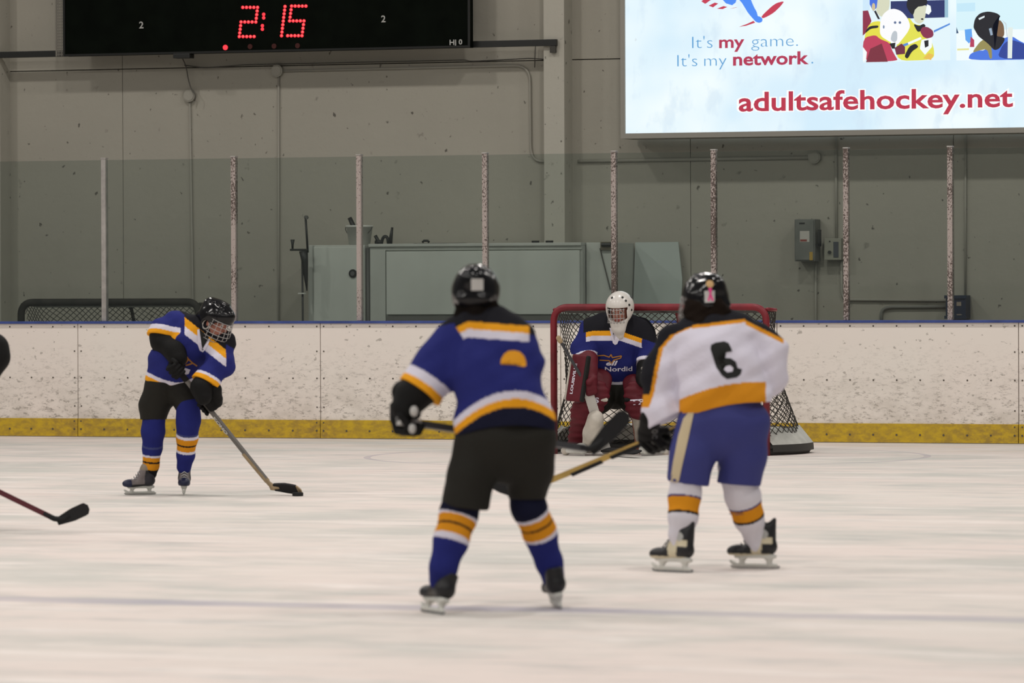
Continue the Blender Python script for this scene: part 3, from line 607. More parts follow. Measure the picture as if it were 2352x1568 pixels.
# ------------------------------------------------------------------ goals
def make_goal(loc, rz, mf, mnet, mskirt, label, r=.03, skirt=True):
    g = empty('hockey_goal', loc, rz); tag(g, label, 'goal')
    w, h = .945, 1.25
    MB().tube(rot2([((-w, 0, 0), 0), ((-w, 0, h), .13), ((w, 0, h), .13), ((w, 0, 0), 0)], 8), r, 12).build('front_frame', mf, g, True)
    ub = rot2([((-w, 0.03, .03), 0), ((-w-.16, .38, .03), .3), ((-w-.12, 1.04, .03), .35), ((w+.12, 1.04, .03), .35), ((w+.16, .38, .03), .3), ((w, .03, .03), 0)], 8)
    MB().tube(ub, .028, 10).build('base_frame', mat('goal_base', (.04, .04, .038), .6), g, True)
    ut = rot2([((-w, .02, h-.02), 0), ((-w+.02, .50, h-.03), .22), ((w-.02, .50, h-.03), .22), ((w, .02, h-.02), 0)], 8)
    MB().tube(ut, .016, 8).build('top_shelf_bar', mf, g, True)
    MB().tube(rot2([((0, .0, h), 0), ((0, .50, h-.02), .1), ((0, 1.03, .06), 0)], 6), .018, 8).build('center_support', mf, g, True)
    def samp(P, N):
        P = np.array(P); d = np.r_[0, np.cumsum(np.linalg.norm(np.diff(P, axis=0), axis=1))]; t = np.linspace(0, d[-1], N)
        return np.stack([np.interp(t, d, P[:, i]) for i in range(3)], 1), d[-1]
    N = 400; B, LB = samp(ub, N); T, LT = samp(ut, N); nm = MB(); sp = .066; nu = int(LT/sp); nv = 22
    def pt(u, v):
        i = np.clip(u, 0, 1)*(N-1); i0 = int(min(i, N-2)); a = i-i0
        t = T[i0]*(1-a)+T[i0+1]*a; b = B[i0]*(1-a)+B[i0+1]*a; vv = v**1.05
        p = t*(1-vv)+b*vv; bul = math.sin(math.pi*v)*.10                      # slack netting hangs inward
        ctr = V(0, .3, p[2]); q = p+(ctr-p)*bul*(.7+.3*math.sin(9*u+4*v)); return q+V(.008*math.sin(23*u+11*v), .008*math.sin(17*u*2-9*v), .008*math.sin(31*u+5*v))
    for s in (1, -1):
        for i in range(-nv, nu+nv):
            path = []
            for j in range(nv+1):
                u = (i+s*j*.9)/nu
                if 0 <= u <= 1: path.append(pt(u, j/nv))
            if len(path) > 1: nm.tube(path, .0042, 3, False)
    for s in (1, -1):                                                         # roof netting
        for i in range(-8, 38):
            path = []
            for j in range(9):
                x = -w+.06+(i+s*j)*.055; 
                if abs(x) < w-.03: path.append((x, .02+j/8*.47, h-.02-.03*math.sin(math.pi*j/8)))
            if len(path) > 1: nm.tube(path, .0042, 3, False)
    tag(nm.build('netting', mnet, g), kind='stuff')
    if skirt:
        q = []; B2, _ = samp(ub, 60)
        for i, p in enumerate(B2):
            out = p-V(0, .35, p[2]); out[2] = 0; out = nrm(out); q += [p+out*.055+V(0, 0, .0), p+out*.05+V(0, 0, .06), p-out*.07+V(0, 0, .19+.02*math.sin(i*.7)), p-out*.10+V(0, 0, .19)]
        obj('skirt', q, [(i*4+k, (i+1)*4+k, (i+1)*4+k+1, i*4+k+1) for i in range(59) for k in range(1, 3)], mskirt, g, True)
        obj('base_pad', q, [(i*4, (i+1)*4, (i+1)*4+1, i*4+1) for i in range(59)], mat('goal_base', (.04, .04, .038), .6), g, True)
    return g
M_RED = mat('worn_red_paint', lin(116, 28, 38), .45, spec=.4, var=.3, vscale=7); M_NET = mat('net_cord', (.05, .046, .04), .8); M_SKIRT = mat('white_canvas', (.52, .52, .48), .7, var=.12, vscale=9)
make_goal((0, 0, 0), 0, M_RED, M_NET, M_SKIRT, 'red framed hockey goal with dark diamond netting behind the goalie')
yg = YB+.42; pa, pb = hitY(50, 690, yg), hitY(455, 690, yg)
make_goal(((pa[0]+pb[0])/2, yg, .045), 0, mat('rusty_black_paint', (.030, .026, .022), .7, var=.5, vscale=9), mat('grey_net_cord', (.10, .10, .09), .8), M_SKIRT, 'old dark goal stored behind the boards at left', skirt=False, r=.036)
# ------------------------------------------------------------------ players
M_CLOTH = mat('printed_jersey_cloth', (1, 1, 1), .85, spec=.12, attr=True, bump=.25, bscale=55)
M_SOCK = mat('knit_sock', (1, 1, 1), .9, spec=.08, attr=True, bump=.3, bscale=140)
M_SKIN = mat('skin_and_face', (1, 1, 1), .55, spec=.3, attr=True)
M_HAIR = mat('dark_hair', (.008, .006, .005), .85, spec=.05, bump=.5, bscale=90); M_HAIRB = mat('brown_hair', (.012, .008, .006), .85, spec=.05, bump=.5, bscale=90)
M_HELM = mat('black_helmet_shell', (.006, .006, .007), .16, spec=.35); M_GLV = mat('black_glove', (.008, .008, .008), .7, spec=.15, bump=.3, bscale=70)
M_GPAD = mat('glove_white_trim', (.50, .49, .47), .6); M_CAGE = mat('steel_wire', (.42, .41, .40), .35, .6); M_CLEAR = mat('ear_loop', (.42, .40, .37), .3)
M_PBLK = mat('black_nylon_pants', (.016, .015, .012), .75, spec=.2, bump=.3, bscale=30); M_PBLU = mat('blue_nylon_pants', lin(58, 62, 122), .7, spec=.2, bump=.3, bscale=25); M_BEIGE = mat('beige_stripe', lin(196, 180, 148), .75)
M_BOOT = mat('skate_boot_print', (1, 1, 1), .45, spec=.4, attr=True); M_HOLD = mat('white_blade_holder', (.62, .62, .58), .4); M_STEEL = mat('skate_steel', (.55, .55, .55), .25, .9)
M_LACE = mat('white_lace', (.5, .5, .5), .7)
BLUE, BLACK, NAVY, YEL, WHT_, SKIN = lin(40, 45, 112), (.012, .012, .016), lin(24, 26, 46), lin(232, 160, 34), lin(216, 212, 226), lin(168, 112, 96)
ORG = lin(214, 142, 34)
class Pl:
    """frame of one player: local X = sideways in the view, Y = away, Z = up; pixels become metres at the player's own distance"""
    def __init__(s, px, py, label):
        s.g = hitZ(px, py); s.e = empty('person', s.g, TH); tag(s.e, label, 'person')
        s.s = FPX/((s.g-CAM)@FWD); s.n = V(-math.sin(TH), math.cos(TH), 0); s.inv = np.array([[math.cos(TH), math.sin(TH), 0], [-math.sin(TH), math.cos(TH), 0], [0, 0, 1]])
        s.px0 = s.pix(V(0, 0, 0))
    def P(s, px, py, dy=0.):
        d = ray(px, py); q = s.g + s.n*dy; t = ((q-CAM)@s.n)/(d@s.n); return s.inv @ (CAM+d*t-s.g)
    def ice(s, px, py): return s.inv @ (hitZ(px, py)-s.g)
    def pix(s, p):
        w = s.inv.T @ p + s.g - CAM; z = w@FWD; return V(1176+FPX*(w@RGT)/z, 784-FPX*(w@UPV)/z)
    def pixs(s, v):
        w = v @ s.inv + s.g - CAM; z = w@FWD; return 1176+FPX*(w@RGT)/z, 784-FPX*(w@UPV)/z
    def w(s, p): return s.inv.T @ np.array(p) + s.g
    def r(s, n): return n/s.s
    def T(s, a, b, ra, rb=None, asp=1., w=(1, 0, 0), k=None): return tube(s.P(*a), s.P(*b), s.r(ra), s.r(ra if rb is None else rb), asp, w, k)
    def chain(s, pts, asp=1., w=(1, 0, 0), k=None):
        return [s.T(a[:3], b[:3], a[3], b[3], asp, w, k) for a, b in zip(pts[:-1], pts[1:])]
def frame(o, x, z):
    x = nrm(x); z = np.array(z, float); z = nrm(z-x*(z@x)); y = np.cross(z, x)
    return Matrix(((x[0], y[0], z[0], o[0]), (x[1], y[1], z[1], o[1]), (x[2], y[2], z[2], o[2]), (0, 0, 0, 1)))
def cut_plane(p, n):
    p = np.array(p); n = nrm(n); return lambda X, Y, Z: (X-p[0])*n[0]+(Y-p[1])*n[1]+(Z-p[2])*n[2]
def local_cut(p, n, R):
    """trims cloth beyond a plane, only within R of p (sleeve ends)"""
    f = cut_plane(p, n); p = np.array(p)
    return lambda X, Y, Z, D: np.where((X-p[0])**2+(Y-p[1])**2+(Z-p[2])**2 < R*R, np.maximum(D, f(X, Y, Z)), D)
def head_prims(c, M, sc=1.):
    R = np.array(M.to_3x3()); q = lambda *a: c+R@(np.array(a)*sc); r = lambda *a: np.array(a)*sc
    return [ellip(q(-.01, 0, .025), r(.098, .076, .105), R), ellip(q(.022, 0, -.06), r(.074, .060, .066), R, .03), ellip(q(.085, 0, .025), r(.02, .05, .022), R, .02),
            tube(q(.094, 0, .0), q(.112, 0, -.03), .009*sc, .014*sc, k=.008), tube(q(.085, -.022, -.066), q(.085, .022, -.066), .009*sc, k=.01), ellip(q(.078, 0, -.105), r(.022, .026, .02), R, .02),
            ellip(q(.0, .079, -.02), r(.022, .010, .034), R, .006), ellip(q(.0, -.079, -.02), r(.022, .010, .034), R, .006),
            ellip(q(.098, .033, -.002), r(.018, .019, .013), R, .006, 's'), ellip(q(.098, -.033, -.002), r(.018, .019, .013), R, .006, 's'),
            ellip(q(.079, .033, -.003), r(.014, .014, .012), R, .004), ellip(q(.079, -.033, -.003), r(.014, .014, .012), R, .004)]
def head_colour(v, c, M, sc, hair):
    R = np.array(M.to_3x3()); q = (v-c)@R/sc; col = np.tile(np.array(SKIN), (len(v), 1))
    hm = (q[:, 2] > .045+.0*q[:, 0]) | ((q[:, 0] < -.02) & (q[:, 2] > -.08)); col[hm & (np.abs(q).max(1) < .2)] = hair
    for sy in (1, -1):
        d = np.linalg.norm(q-V(.09, sy*.033, -.003), axis=1); col[d < .016] = lin(225, 220, 214); col[d < .010] = lin(50, 36, 28)
        b = (np.abs(q[:, 1]-sy*.035) < .022) & (np.abs(q[:, 2]-.026) < .007) & (q[:, 0] > .06); col[b] = lin(70, 48, 36)
    l = (np.abs(q[:, 1]) < .024) & (np.abs(q[:, 2]+.066) < .009) & (q[:, 0] > .07); col[l] = lin(168, 92, 88)
    return col
def helmet(pl, c, fw, up, sc, parts, colour=None):
    """c = head centre, local; parts: what else it carries"""
    M = frame(c, fw, up); R = np.array(M.to_3x3())
    S_ = lambda v: v*sc
    prs = [ellip((-.012, 0, .03), (.137, .113, .122)), ellip((-.06, 0, .0), (.085, .108, .10), k=.02), tube((.08, 0, .070), (-.10, 0, .072), .055, .058, k=.03), tube((-.03, .086, -.04), (-.02, .088, .03), .023, k=.03), tube((-.03, -.086, -.04), (-.02, -.088, .03), .023, k=.03),
           tube((.02, .035, .139), (-.09, .035, .118), .011, k=.012), tube((.02, -.035, .139), (-.09, -.035, .118), .011, k=.012), tube((-.125, -.06, -.03), (-.125, .06, -.03), .02, k=.03)]
    vents = []
    for yy in (.06, -.06):
        for xx in (.05, .0, -.05): vents.append(ellip((xx, yy*1.05, .128-abs(xx)*.2), (.016, .007, .02), op='s'))
    prs += vents
    def post(X, Y, Z, D):
        low = .020 - .125/(1+np.exp((X-.03)/.014))                         # brim at the brow, deep at the sides and back
        D = np.maximum(D, (low-Z)*.8); inner = (np.sqrt(((X+.01)/.118)**2+(Y/.095)**2+((Z-.02)/.112)**2)-1)*.095
        D = np.maximum(D, -inner)
        ear = np.sqrt(((X+.005)/.03)**2+((Z+.045)/.035)**2)-1; D = np.maximum(D, -np.maximum(ear*.03, .06-np.abs(Y)))
        return D
    v, f = sdf(prs, .008, .02, post)
    h = solid('helmet', (v*sc @ R.T + c, f), M_HELM, pl.e)
    for sy in (1, -1):
        MB().tube([R@(S_(V(-.005+.03*math.cos(t), sy*.096, -.04+.036*math.sin(t))))+c for t in np.linspace(0, 2*math.pi, 15)], .006*sc, 6).build('ear_loop', M_CLEAR, h, True)
        MB().tube([R@S_(V(.01, sy*.098, -.06))+c, R@S_(V(.04, sy*.07, -.115))+c, R@S_(V(.06, 0, -.135))+c], .006*sc, 6).build('chin_strap', M_GLV, h, True)
    if 'cage' in parts:
        m = MB()
        def q(a, z): r = .135+.028*math.sin(max(0, (.02-z))*9)-max(0, -.09-z)*.6; return R@S_(V(-.0+r*math.cos(a), .80*r*math.sin(a), z))+c
        for a in np.linspace(-1.25, 1.25, 9): m.tube([q(a, z) for z in np.linspace(.028, -.13, 8)], .0026*sc, 5)
        for z in (.028, -.005, -.038, -.07, -.10, -.13): m.tube([q(a, z) for a in np.linspace(-1.35, 1.35, 15)], .0028*sc, 5)
        m.build('face_cage', M_CAGE, h, True)
        solid('chin_cup', sdf([ellip((.105, 0, -.13), (.035, .05, .022))], .008, .01), M_GLV, h, M=M @ Matrix.Scale(sc, 4))
    return h, M
def bvh_of(o): return BVHTree.FromPolygons([v.co for v in o.data.vertices], [tuple(p.vertices) for p in o.data.polygons])
def decal(pl, name, target, m, px_pts=None, mesh=None, d=(0, 1, 0), off=.004, dens=None, start=-1.5):
    """print laid on cloth: outline points (view pixels at the player) dropped onto the surface along d"""
    bv = bvh_of(target)
    if mesh is None:
        bm = bmesh.new(); vs_ = [bm.verts.new(pl.P(x, y, 0)) for x, y in px_pts]; fc = bm.faces.new(vs_)
        bmesh.ops.triangulate(bm, faces=[fc]); 
        for _ in range(3): bmesh.ops.subdivide_edges(bm, edges=[e for e in bm.edges if e.calc_length() > .018], cuts=1)
        bmesh.ops.triangulate(bm, faces=bm.faces[:]); bm.verts.index_update(); v = [np.array(q.co) for q in bm.verts]; f = [[q.index for q in g.verts] for g in bm.faces]; bm.free()
    else: v, f = mesh
    dv = Vector(d); out = []; last = 0.; hits = []
    for p in v:
        hit = bv.ray_cast(Vector(p)+dv*start, dv)
        hits.append(None if hit[0] is None else (hit[0]-dv*off))
    good = [h.y for h in hits if h]; my = np.median(good) if good else 0
    for p, h in zip(v, hits): out.append(tuple(h) if h else (p[0], my, p[2]))
    return obj(name, out, f, m, target.parent if False else target, True)
def stroke(pl, name, target, m, lines, w, off=.004):
    v, f = [], []
    for pts in lines:
        pts = [np.array(p, float) for p in pts]; q = []
        for a, b in zip(pts[:-1], pts[1:]): q += [a+(b-a)*t for t in (0, .25, .5, .75)]
        q.append(pts[-1]); n0 = len(v)
        for i, p in enumerate(q):
            d = q[min(i+1, len(q)-1)]-q[max(i-1, 0)]; d /= np.linalg.norm(d)+1e-9; n = V(-d[1], d[0])*w/2
            for s_ in (1, -1): v.append(pl.P(*(p+n*s_)))
        f += [(n0+2*i, n0+2*i+1, n0+2*i+3, n0+2*i+2) for i in range(len(q)-1)]
    return decal(pl, name, target, m, mesh=(v, f), off=off)
def text_decal(pl, body, px, py, hpx, target, m, name='lettering', off=.02, shear=0., width=None, rotd=0.):
    p = pl.P(px, py); cap = pl.r(hpx); v, f = text_mesh(body, cap/.73, off*cap, shear)
    if width: v[:, 0] *= pl.r(width)/np.ptp(v[:, 0])
    a = math.radians(rotd); x = v[:, 0]*math.cos(a)-v[:, 1]*math.sin(a); y = v[:, 0]*math.sin(a)+v[:, 1]*math.cos(a)
    return decal(pl, name, target, m, mesh=(np.stack([p[0]+x, x*0, p[2]+y], 1), f))
def skate(pl, ground, ankle, head, style, sc=.86):
    """ground = contact of the blade, ankle = where the sock ends, head = toe direction (local)"""
    head = np.array(head, float); head[2] = 0; M = frame(ground, head, np.array(ankle)-np.array(ground)) @ Matrix.Scale(sc, 4)
    # own axes: X toe, Z up; blade bottom at z=0
    boot = [tube((-.075, 0, .125), (.09, 0, .100), .043, .040, .85, (0, 1, 0)), ellip((.115, 0, .103), (.058, .044, .036), k=.03), tube((-.075, 0, .13), (-.055, 0, .235), .047, .050, 1.1, (0, 1, 0), k=.03), tube((-.095, 0, .20), (-.112, 0, .285), .026, .018, .7, (0, 1, 0), k=.03), tube((.02, 0, .15), (-.03, 0, .255), .036, .036, .8, (0, 1, 0), k=.03)]
    def post(X, Y, Z, D): D = np.maximum(np.maximum(D, .078-Z), Z-(.215 if style == 'plain' else .30)); return np.maximum(D, -np.maximum((np.sqrt((X+.05)**2+Y**2)-.036), .24-Z))
    def col(v):
        c = np.tile(np.array((.012, .012, .014)), (len(v), 1)); x, y, z = v.T
        if style == 'cream':
            k = (np.abs(x+.015) < .028+.2*(z-.09)) & (z < .16) | ((z > .145) & (z < .185) & (x > -.11) & (x < .02)); c[k] = lin(206, 196, 168)
            c[(np.hypot(x+.06, z-.205) < .026)] = lin(170, 170, 168); c[z < .088] = lin(206, 196, 168)
        elif style == 'grey':
            k = (x > -.02) & (x < .10) & (z > .105); c[k] = lin(120, 112, 112); c[(x > -.08) & (x < .02) & (z > .23)] = lin(140, 128, 112)
            c[x > .10] = lin(28, 32, 62); c[(x < -.02) & (z < .2)] = lin(44, 42, 50)
        else:
            c[(np.abs(x) < .03) & (z < .15)] = lin(58, 54, 50); c[(x > .0) & (z > .2)] = lin(110, 106, 98)
        return c
    v, f = sdf(boot, .0075, .02, post); cc = col(v)
    b = obj('skate', np.array([M @ Vector(p) for p in v]), f, M_BOOT, pl.e, True, cc)
    hold = [rbox((0, 0, .074), (.125, .022, .012), r=.008), tube((.075, 0, .07), (.085, 0, .028), .024, .012, 1.0), tube((-.08, 0, .07), (-.088, 0, .028), .026, .012), rbox((.0, 0, .022), (.135, .008, .010), r=.006), tube((.13, 0, .03), (.15, 0, .045), .009, k=.02)]
    solid('blade_holder', sdf(hold, .006, .014), M_HOLD, b, M=M)
    st = [(-.15, .012), (-.14, .002), (-.10, 0.), (.10, 0.), (.14, .004), (.155, .018), (.145, .02), (-.145, .02)]
    vv = [M @ Vector((x, y, z)) for y in (-.002, .002) for x, z in st]; n = len(st)
    obj('steel_blade', vv, [tuple(range(n)), tuple(range(2*n-1, n-1, -1))]+[(i, i+n, (i+1) % n+n, (i+1) % n) for i in range(n)], M_STEEL, b)
    lc = MB()
    for i in range(6):
        t = i/5; x = .075-.085*t; z = .142+.10*t
        lc.tube([M @ Vector((x, -.026, z-.012)), M @ Vector((x+.012, 0, z+.006)), M @ Vector((x, .026, z-.012))], .0035, 5)
    tag(lc.build('laces', M_LACE if style == 'grey' else M_GLV, b, True), kind='stuff')
    return b
def glove(pl, hold, axis, forearm, sc=1., m=None, trim=None, flip=1, name='glove'):
    """mitt closed round a stick: hold = point on the stick, axis = stick direction, forearm = where the arm comes from"""
    m = m or M_GLV
    axis = nrm(axis); a = np.array(forearm, float)-np.array(hold); a = a-axis*(a@axis)*.75; yb = nrm(a-axis*(a@axis)) if np.linalg.norm(np.cross(a, axis)) > .02 else nrm(np.cross(axis, V(0, 0, 1)))
    M = frame(hold, axis, np.cross(axis, -yb)*flip)        # X along the stick, Y away from the forearm, Z back of hand
    if flip < 0: M = frame(hold, -axis, np.cross(axis, -yb)*flip)
    fa = np.array(M.inverted() @ Vector(forearm)); fd = nrm(fa)
    hand, rolls = [], []
    hand += [rbox((0, -.045, .040), (.052, .050, .026), r=.018), rbox((0, -.055, -.004), (.046, .040, .030), r=.02)]
    for i in range(4):
        x = -.042+.028*i; l = (1., 1.06, 1.0, .88)[i]
        hand += [tube((x, -.005, .048), (x, .034*l, .036), .0165, .0155, k=.004), tube((x, .036*l, .034), (x, .044*l, -.010), .0155, .0145, k=.004), tube((x, .042*l, -.012), (x, .012, -.034), .0145, .013, k=.004)]
    hand += [tube((-.05, -.06, .01), (-.066, -.02, -.012), .02, .017, k=.01), tube((-.066, -.02, -.012), (-.05, .02, -.034), .017, .015, k=.006)]
    wr = V(0, -.085, .03); end = wr+fd*max(.03, min(.13, np.linalg.norm(np.array(forearm)-np.array(hold))/sc-.085))
    hand += [tube(wr, end, .043, .054, .85, (1, 0, 0), k=.02)]
    g = solid(name, sdf(hand, .0065, .01), m, pl.e, M=M @ Matrix.Scale(sc, 4))
    Ms = M @ Matrix.Scale(sc, 4)
    for i in range(3):                                                       # padded rolls on the back of the hand
        solid('knuckle_roll', sdf([rbox((-.032+.032*i, -.045, .066), (.0135, .044, .012), r=.010)], .006, .005), m, g, M=Ms)
    rolls = solid('cuff_roll', sdf([tube(wr+fd*.02, wr+fd*.028, .050, .050, .9)], .008, .01), m, g, M=Ms)
    if trim:
        solid('trim', sdf([rbox((-.055, -.04, -.006), (.012, .035, .02), r=.006)], .006, .006), trim, g, M=Ms)
    return g
def stick(pl, butt, heel, tip, label, mshaft, mblade, tape=None, mtip=None, knob=None, hb=.07, bw=.015, upv=None, word=None, word_at=.5, lower=None, marks=False):
    """shaft from butt to heel, blade from heel to tip (player's local metres)"""
    W_ = lambda p: pl.w(p)
    B, Hh, T_ = W_(butt), W_(heel), W_(tip); e = empty('hockey_stick', Hh); tag(e, label, 'hockey stick')
    B, T_ = B-Hh, T_-Hh; d = nrm(-B); bl = nrm(T_)
    up = nrm(-(d) - bl*((-d)@bl)) if upv is None else nrm(np.array(upv)-bl*(np.array(upv)@bl))
    side = nrm(np.cross(bl, up))
    def bar(p, q, a, b_, name, m):
        dd = nrm(q-p); u = nrm(side-dd*(side@dd)); v_ = np.cross(dd, u); s_ = MB()
        pts = [p+u*a*i+v_*b_*j for i, j in ((-1, -1), (1, -1), (1, 1), (-1, 1))]+[q+u*a*i+v_*b_*j for i, j in ((-1, -1), (1, -1), (1, 1), (-1, 1))]
        s_.add(pts, [(3, 2, 1, 0), (4, 5, 6, 7), (0, 1, 5, 4), (1, 2, 6, 5), (2, 3, 7, 6), (3, 0, 4, 7)]); return s_.build(name, m, e)
    join = up*hb*.40
    sh = bar(B, join*1.0+nrm(B)*.06, .010, .015, 'shaft', mshaft)
    if lower: bar(B*lower, join+nrm(B)*.05, .0108, .0158, 'lower_shaft', mblade)
    bar(B, B+d*.14, .0125, .0175, 'butt_tape', knob or M_GLV)
    n = 13; L = np.linalg.norm(T_)
    def section(t0, t1, grow, name, m):
        vv = []; N = 12
        for i in range(N+1):
            t = t0+(t1-t0)*i/N; c = bl*L*t + side*(.020*t*t*4*(L/.3)*.5)
            hgt = hb*(.62+.38*min(1, t*2.2)); 
            if t > .86: hgt *= math.sqrt(max(.05, 1-((t-.86)/.15)**2))
            mid = up*(hb*.40+.0)
            for a, b_ in ((-1, -1), (1, -1), (1, 1), (-1, 1)): vv.append(c+mid+side*(bw*.5*(1-.4*t)+grow)*a+up*(hgt*.5+grow)*b_)
        ff = [(i*4+k, i*4+(k+1) % 4, (i+1)*4+(k+1) % 4, (i+1)*4+k) for i in range(N) for k in range(4)]+[(3, 2, 1, 0), (N*4, N*4+1, N*4+2, N*4+3)]
        return obj(name, vv, ff, m, e)
    section(-.06, 1., 0, 'blade', mtip or mblade)
    if tape: section(tape[0], tape[1], .0018, 'blade_tape', M_TAPE)
    if marks:
        mk = MB(); face = side if side@(CAM-Hh) > 0 else -side
        for i in range(26):
            if i % 9 in (7, 8): continue
            p = B*(.80-.55*i/26); q_ = p-nrm(B)*.020; wv = np.cross(face, d)*.010
            mk.add([p-wv+face*.0118, q_-wv+face*.0118-nrm(B)*.008, q_+wv+face*.0118, p+wv+face*.0118+nrm(B)*.008], [(0, 1, 2, 3)])
        tag(mk.build('shaft_print', M_TAPE, sh), kind='stuff')
    # hosel: shaft flows into the blade
    MB().tube([join+nrm(B)*.10, join+nrm(B)*.03, join+bl*.02, join+bl*.07], [.015, .016, .018, .014], 8).build('hosel', mblade, e, True)
    if word:
        cap = .034; v, f = text_mesh(word, cap, .05*cap); v[:, 0] -= v[:, 0].min(); v[:, 1] -= .011
        p0 = B*(1-word_at); face = side if side@(CAM-Hh) > 0 else -side; xx = d; yy = np.cross(face, xx)
        vv = [p0+xx*a*1.5+yy*b_+face*.0135 for a, b_, _ in v]; obj('lettering', vv, f, M_WPRINT2, sh)
    return e
M_TAPE = mat('black_tape', (.012, .012, .013), .75, bump=.4, bscale=120); M_WOOD = mat('worn_wood_shaft', (.36, .27, .16), .6, var=.25, vscale=14); M_WOODY = mat('yellow_shaft', (.42, .28, .08), .5, var=.15, vscale=10); M_GREY = mat('graphite_shaft', (.05, .05, .055), .4); M_WPRINT2 = mat('white_print', (.55, .54, .50), .6); M_SHRED = mat('dark_red_shaft', (.10, .022, .03), .4)
def body_mesh(pl, hc, M, sc, neck, torso, limbs, hair, h=.012):
    """one continuous figure under the kit: torso, neck, head, arms, legs"""
    prs = head_prims(hc, M, sc) + [tube(hc+np.array(M.to_3x3())@V(-.02, 0, -.06)*sc, neck, .052*sc, .058*sc, k=.03)]
    prs += torso
    for L in limbs: prs += [tube(a[0], b[0], a[1], b[1]) for a, b in zip(L[:-1], L[1:])]
    v, f = sdf(prs, h, .03)
    return obj('body', v, f, M_SKIN, pl.e, True, head_colour(v, hc, M, sc, hair))
def sel(c, m, col): c[m] = col
def legkit(pl, name, pts, bands, cut=None):
    """sock: chain of (px,py,dy,r); bands: list of (distance along leg in px from start, colour) steps"""
    P3 = [pl.P(*p[:3]) for p in pts]
    v, f = sdf(pl.chain(pts), .005, .02, lambda X, Y, Z, D: D+folds(X, Y, Z, .0015, 30, 3))
    best = np.full(len(v), 9.); par = np.zeros(len(v)); acc = 0
    for a, b in zip(P3[:-1], P3[1:]):
        d, t = dist_seg(v, a, b); L = np.linalg.norm(b-a); m = d < best-1e-6; best = np.where(m, d, best); par = np.where(m, acc+t*L, par); acc += L
    par = par*pl.s; c = np.tile(np.array(bands[0][1]), (len(v), 1))
    for at, col in bands[1:]: c[par > at] = col
    return obj(name, v, f, M_SOCK, pl.e, True, c)
def armpar(v, P3):
    best = np.full(len(v), 9.); par = np.zeros(len(v)); acc = 0
    for a, b in zip(P3[:-1], P3[1:]):
        d, t = dist_seg(v, a, b); L = np.linalg.norm(b-a); m = d < best-1e-6; best = np.where(m, d, best); par = np.where(m, acc+t*L, par); acc += L
    return best, par, acc
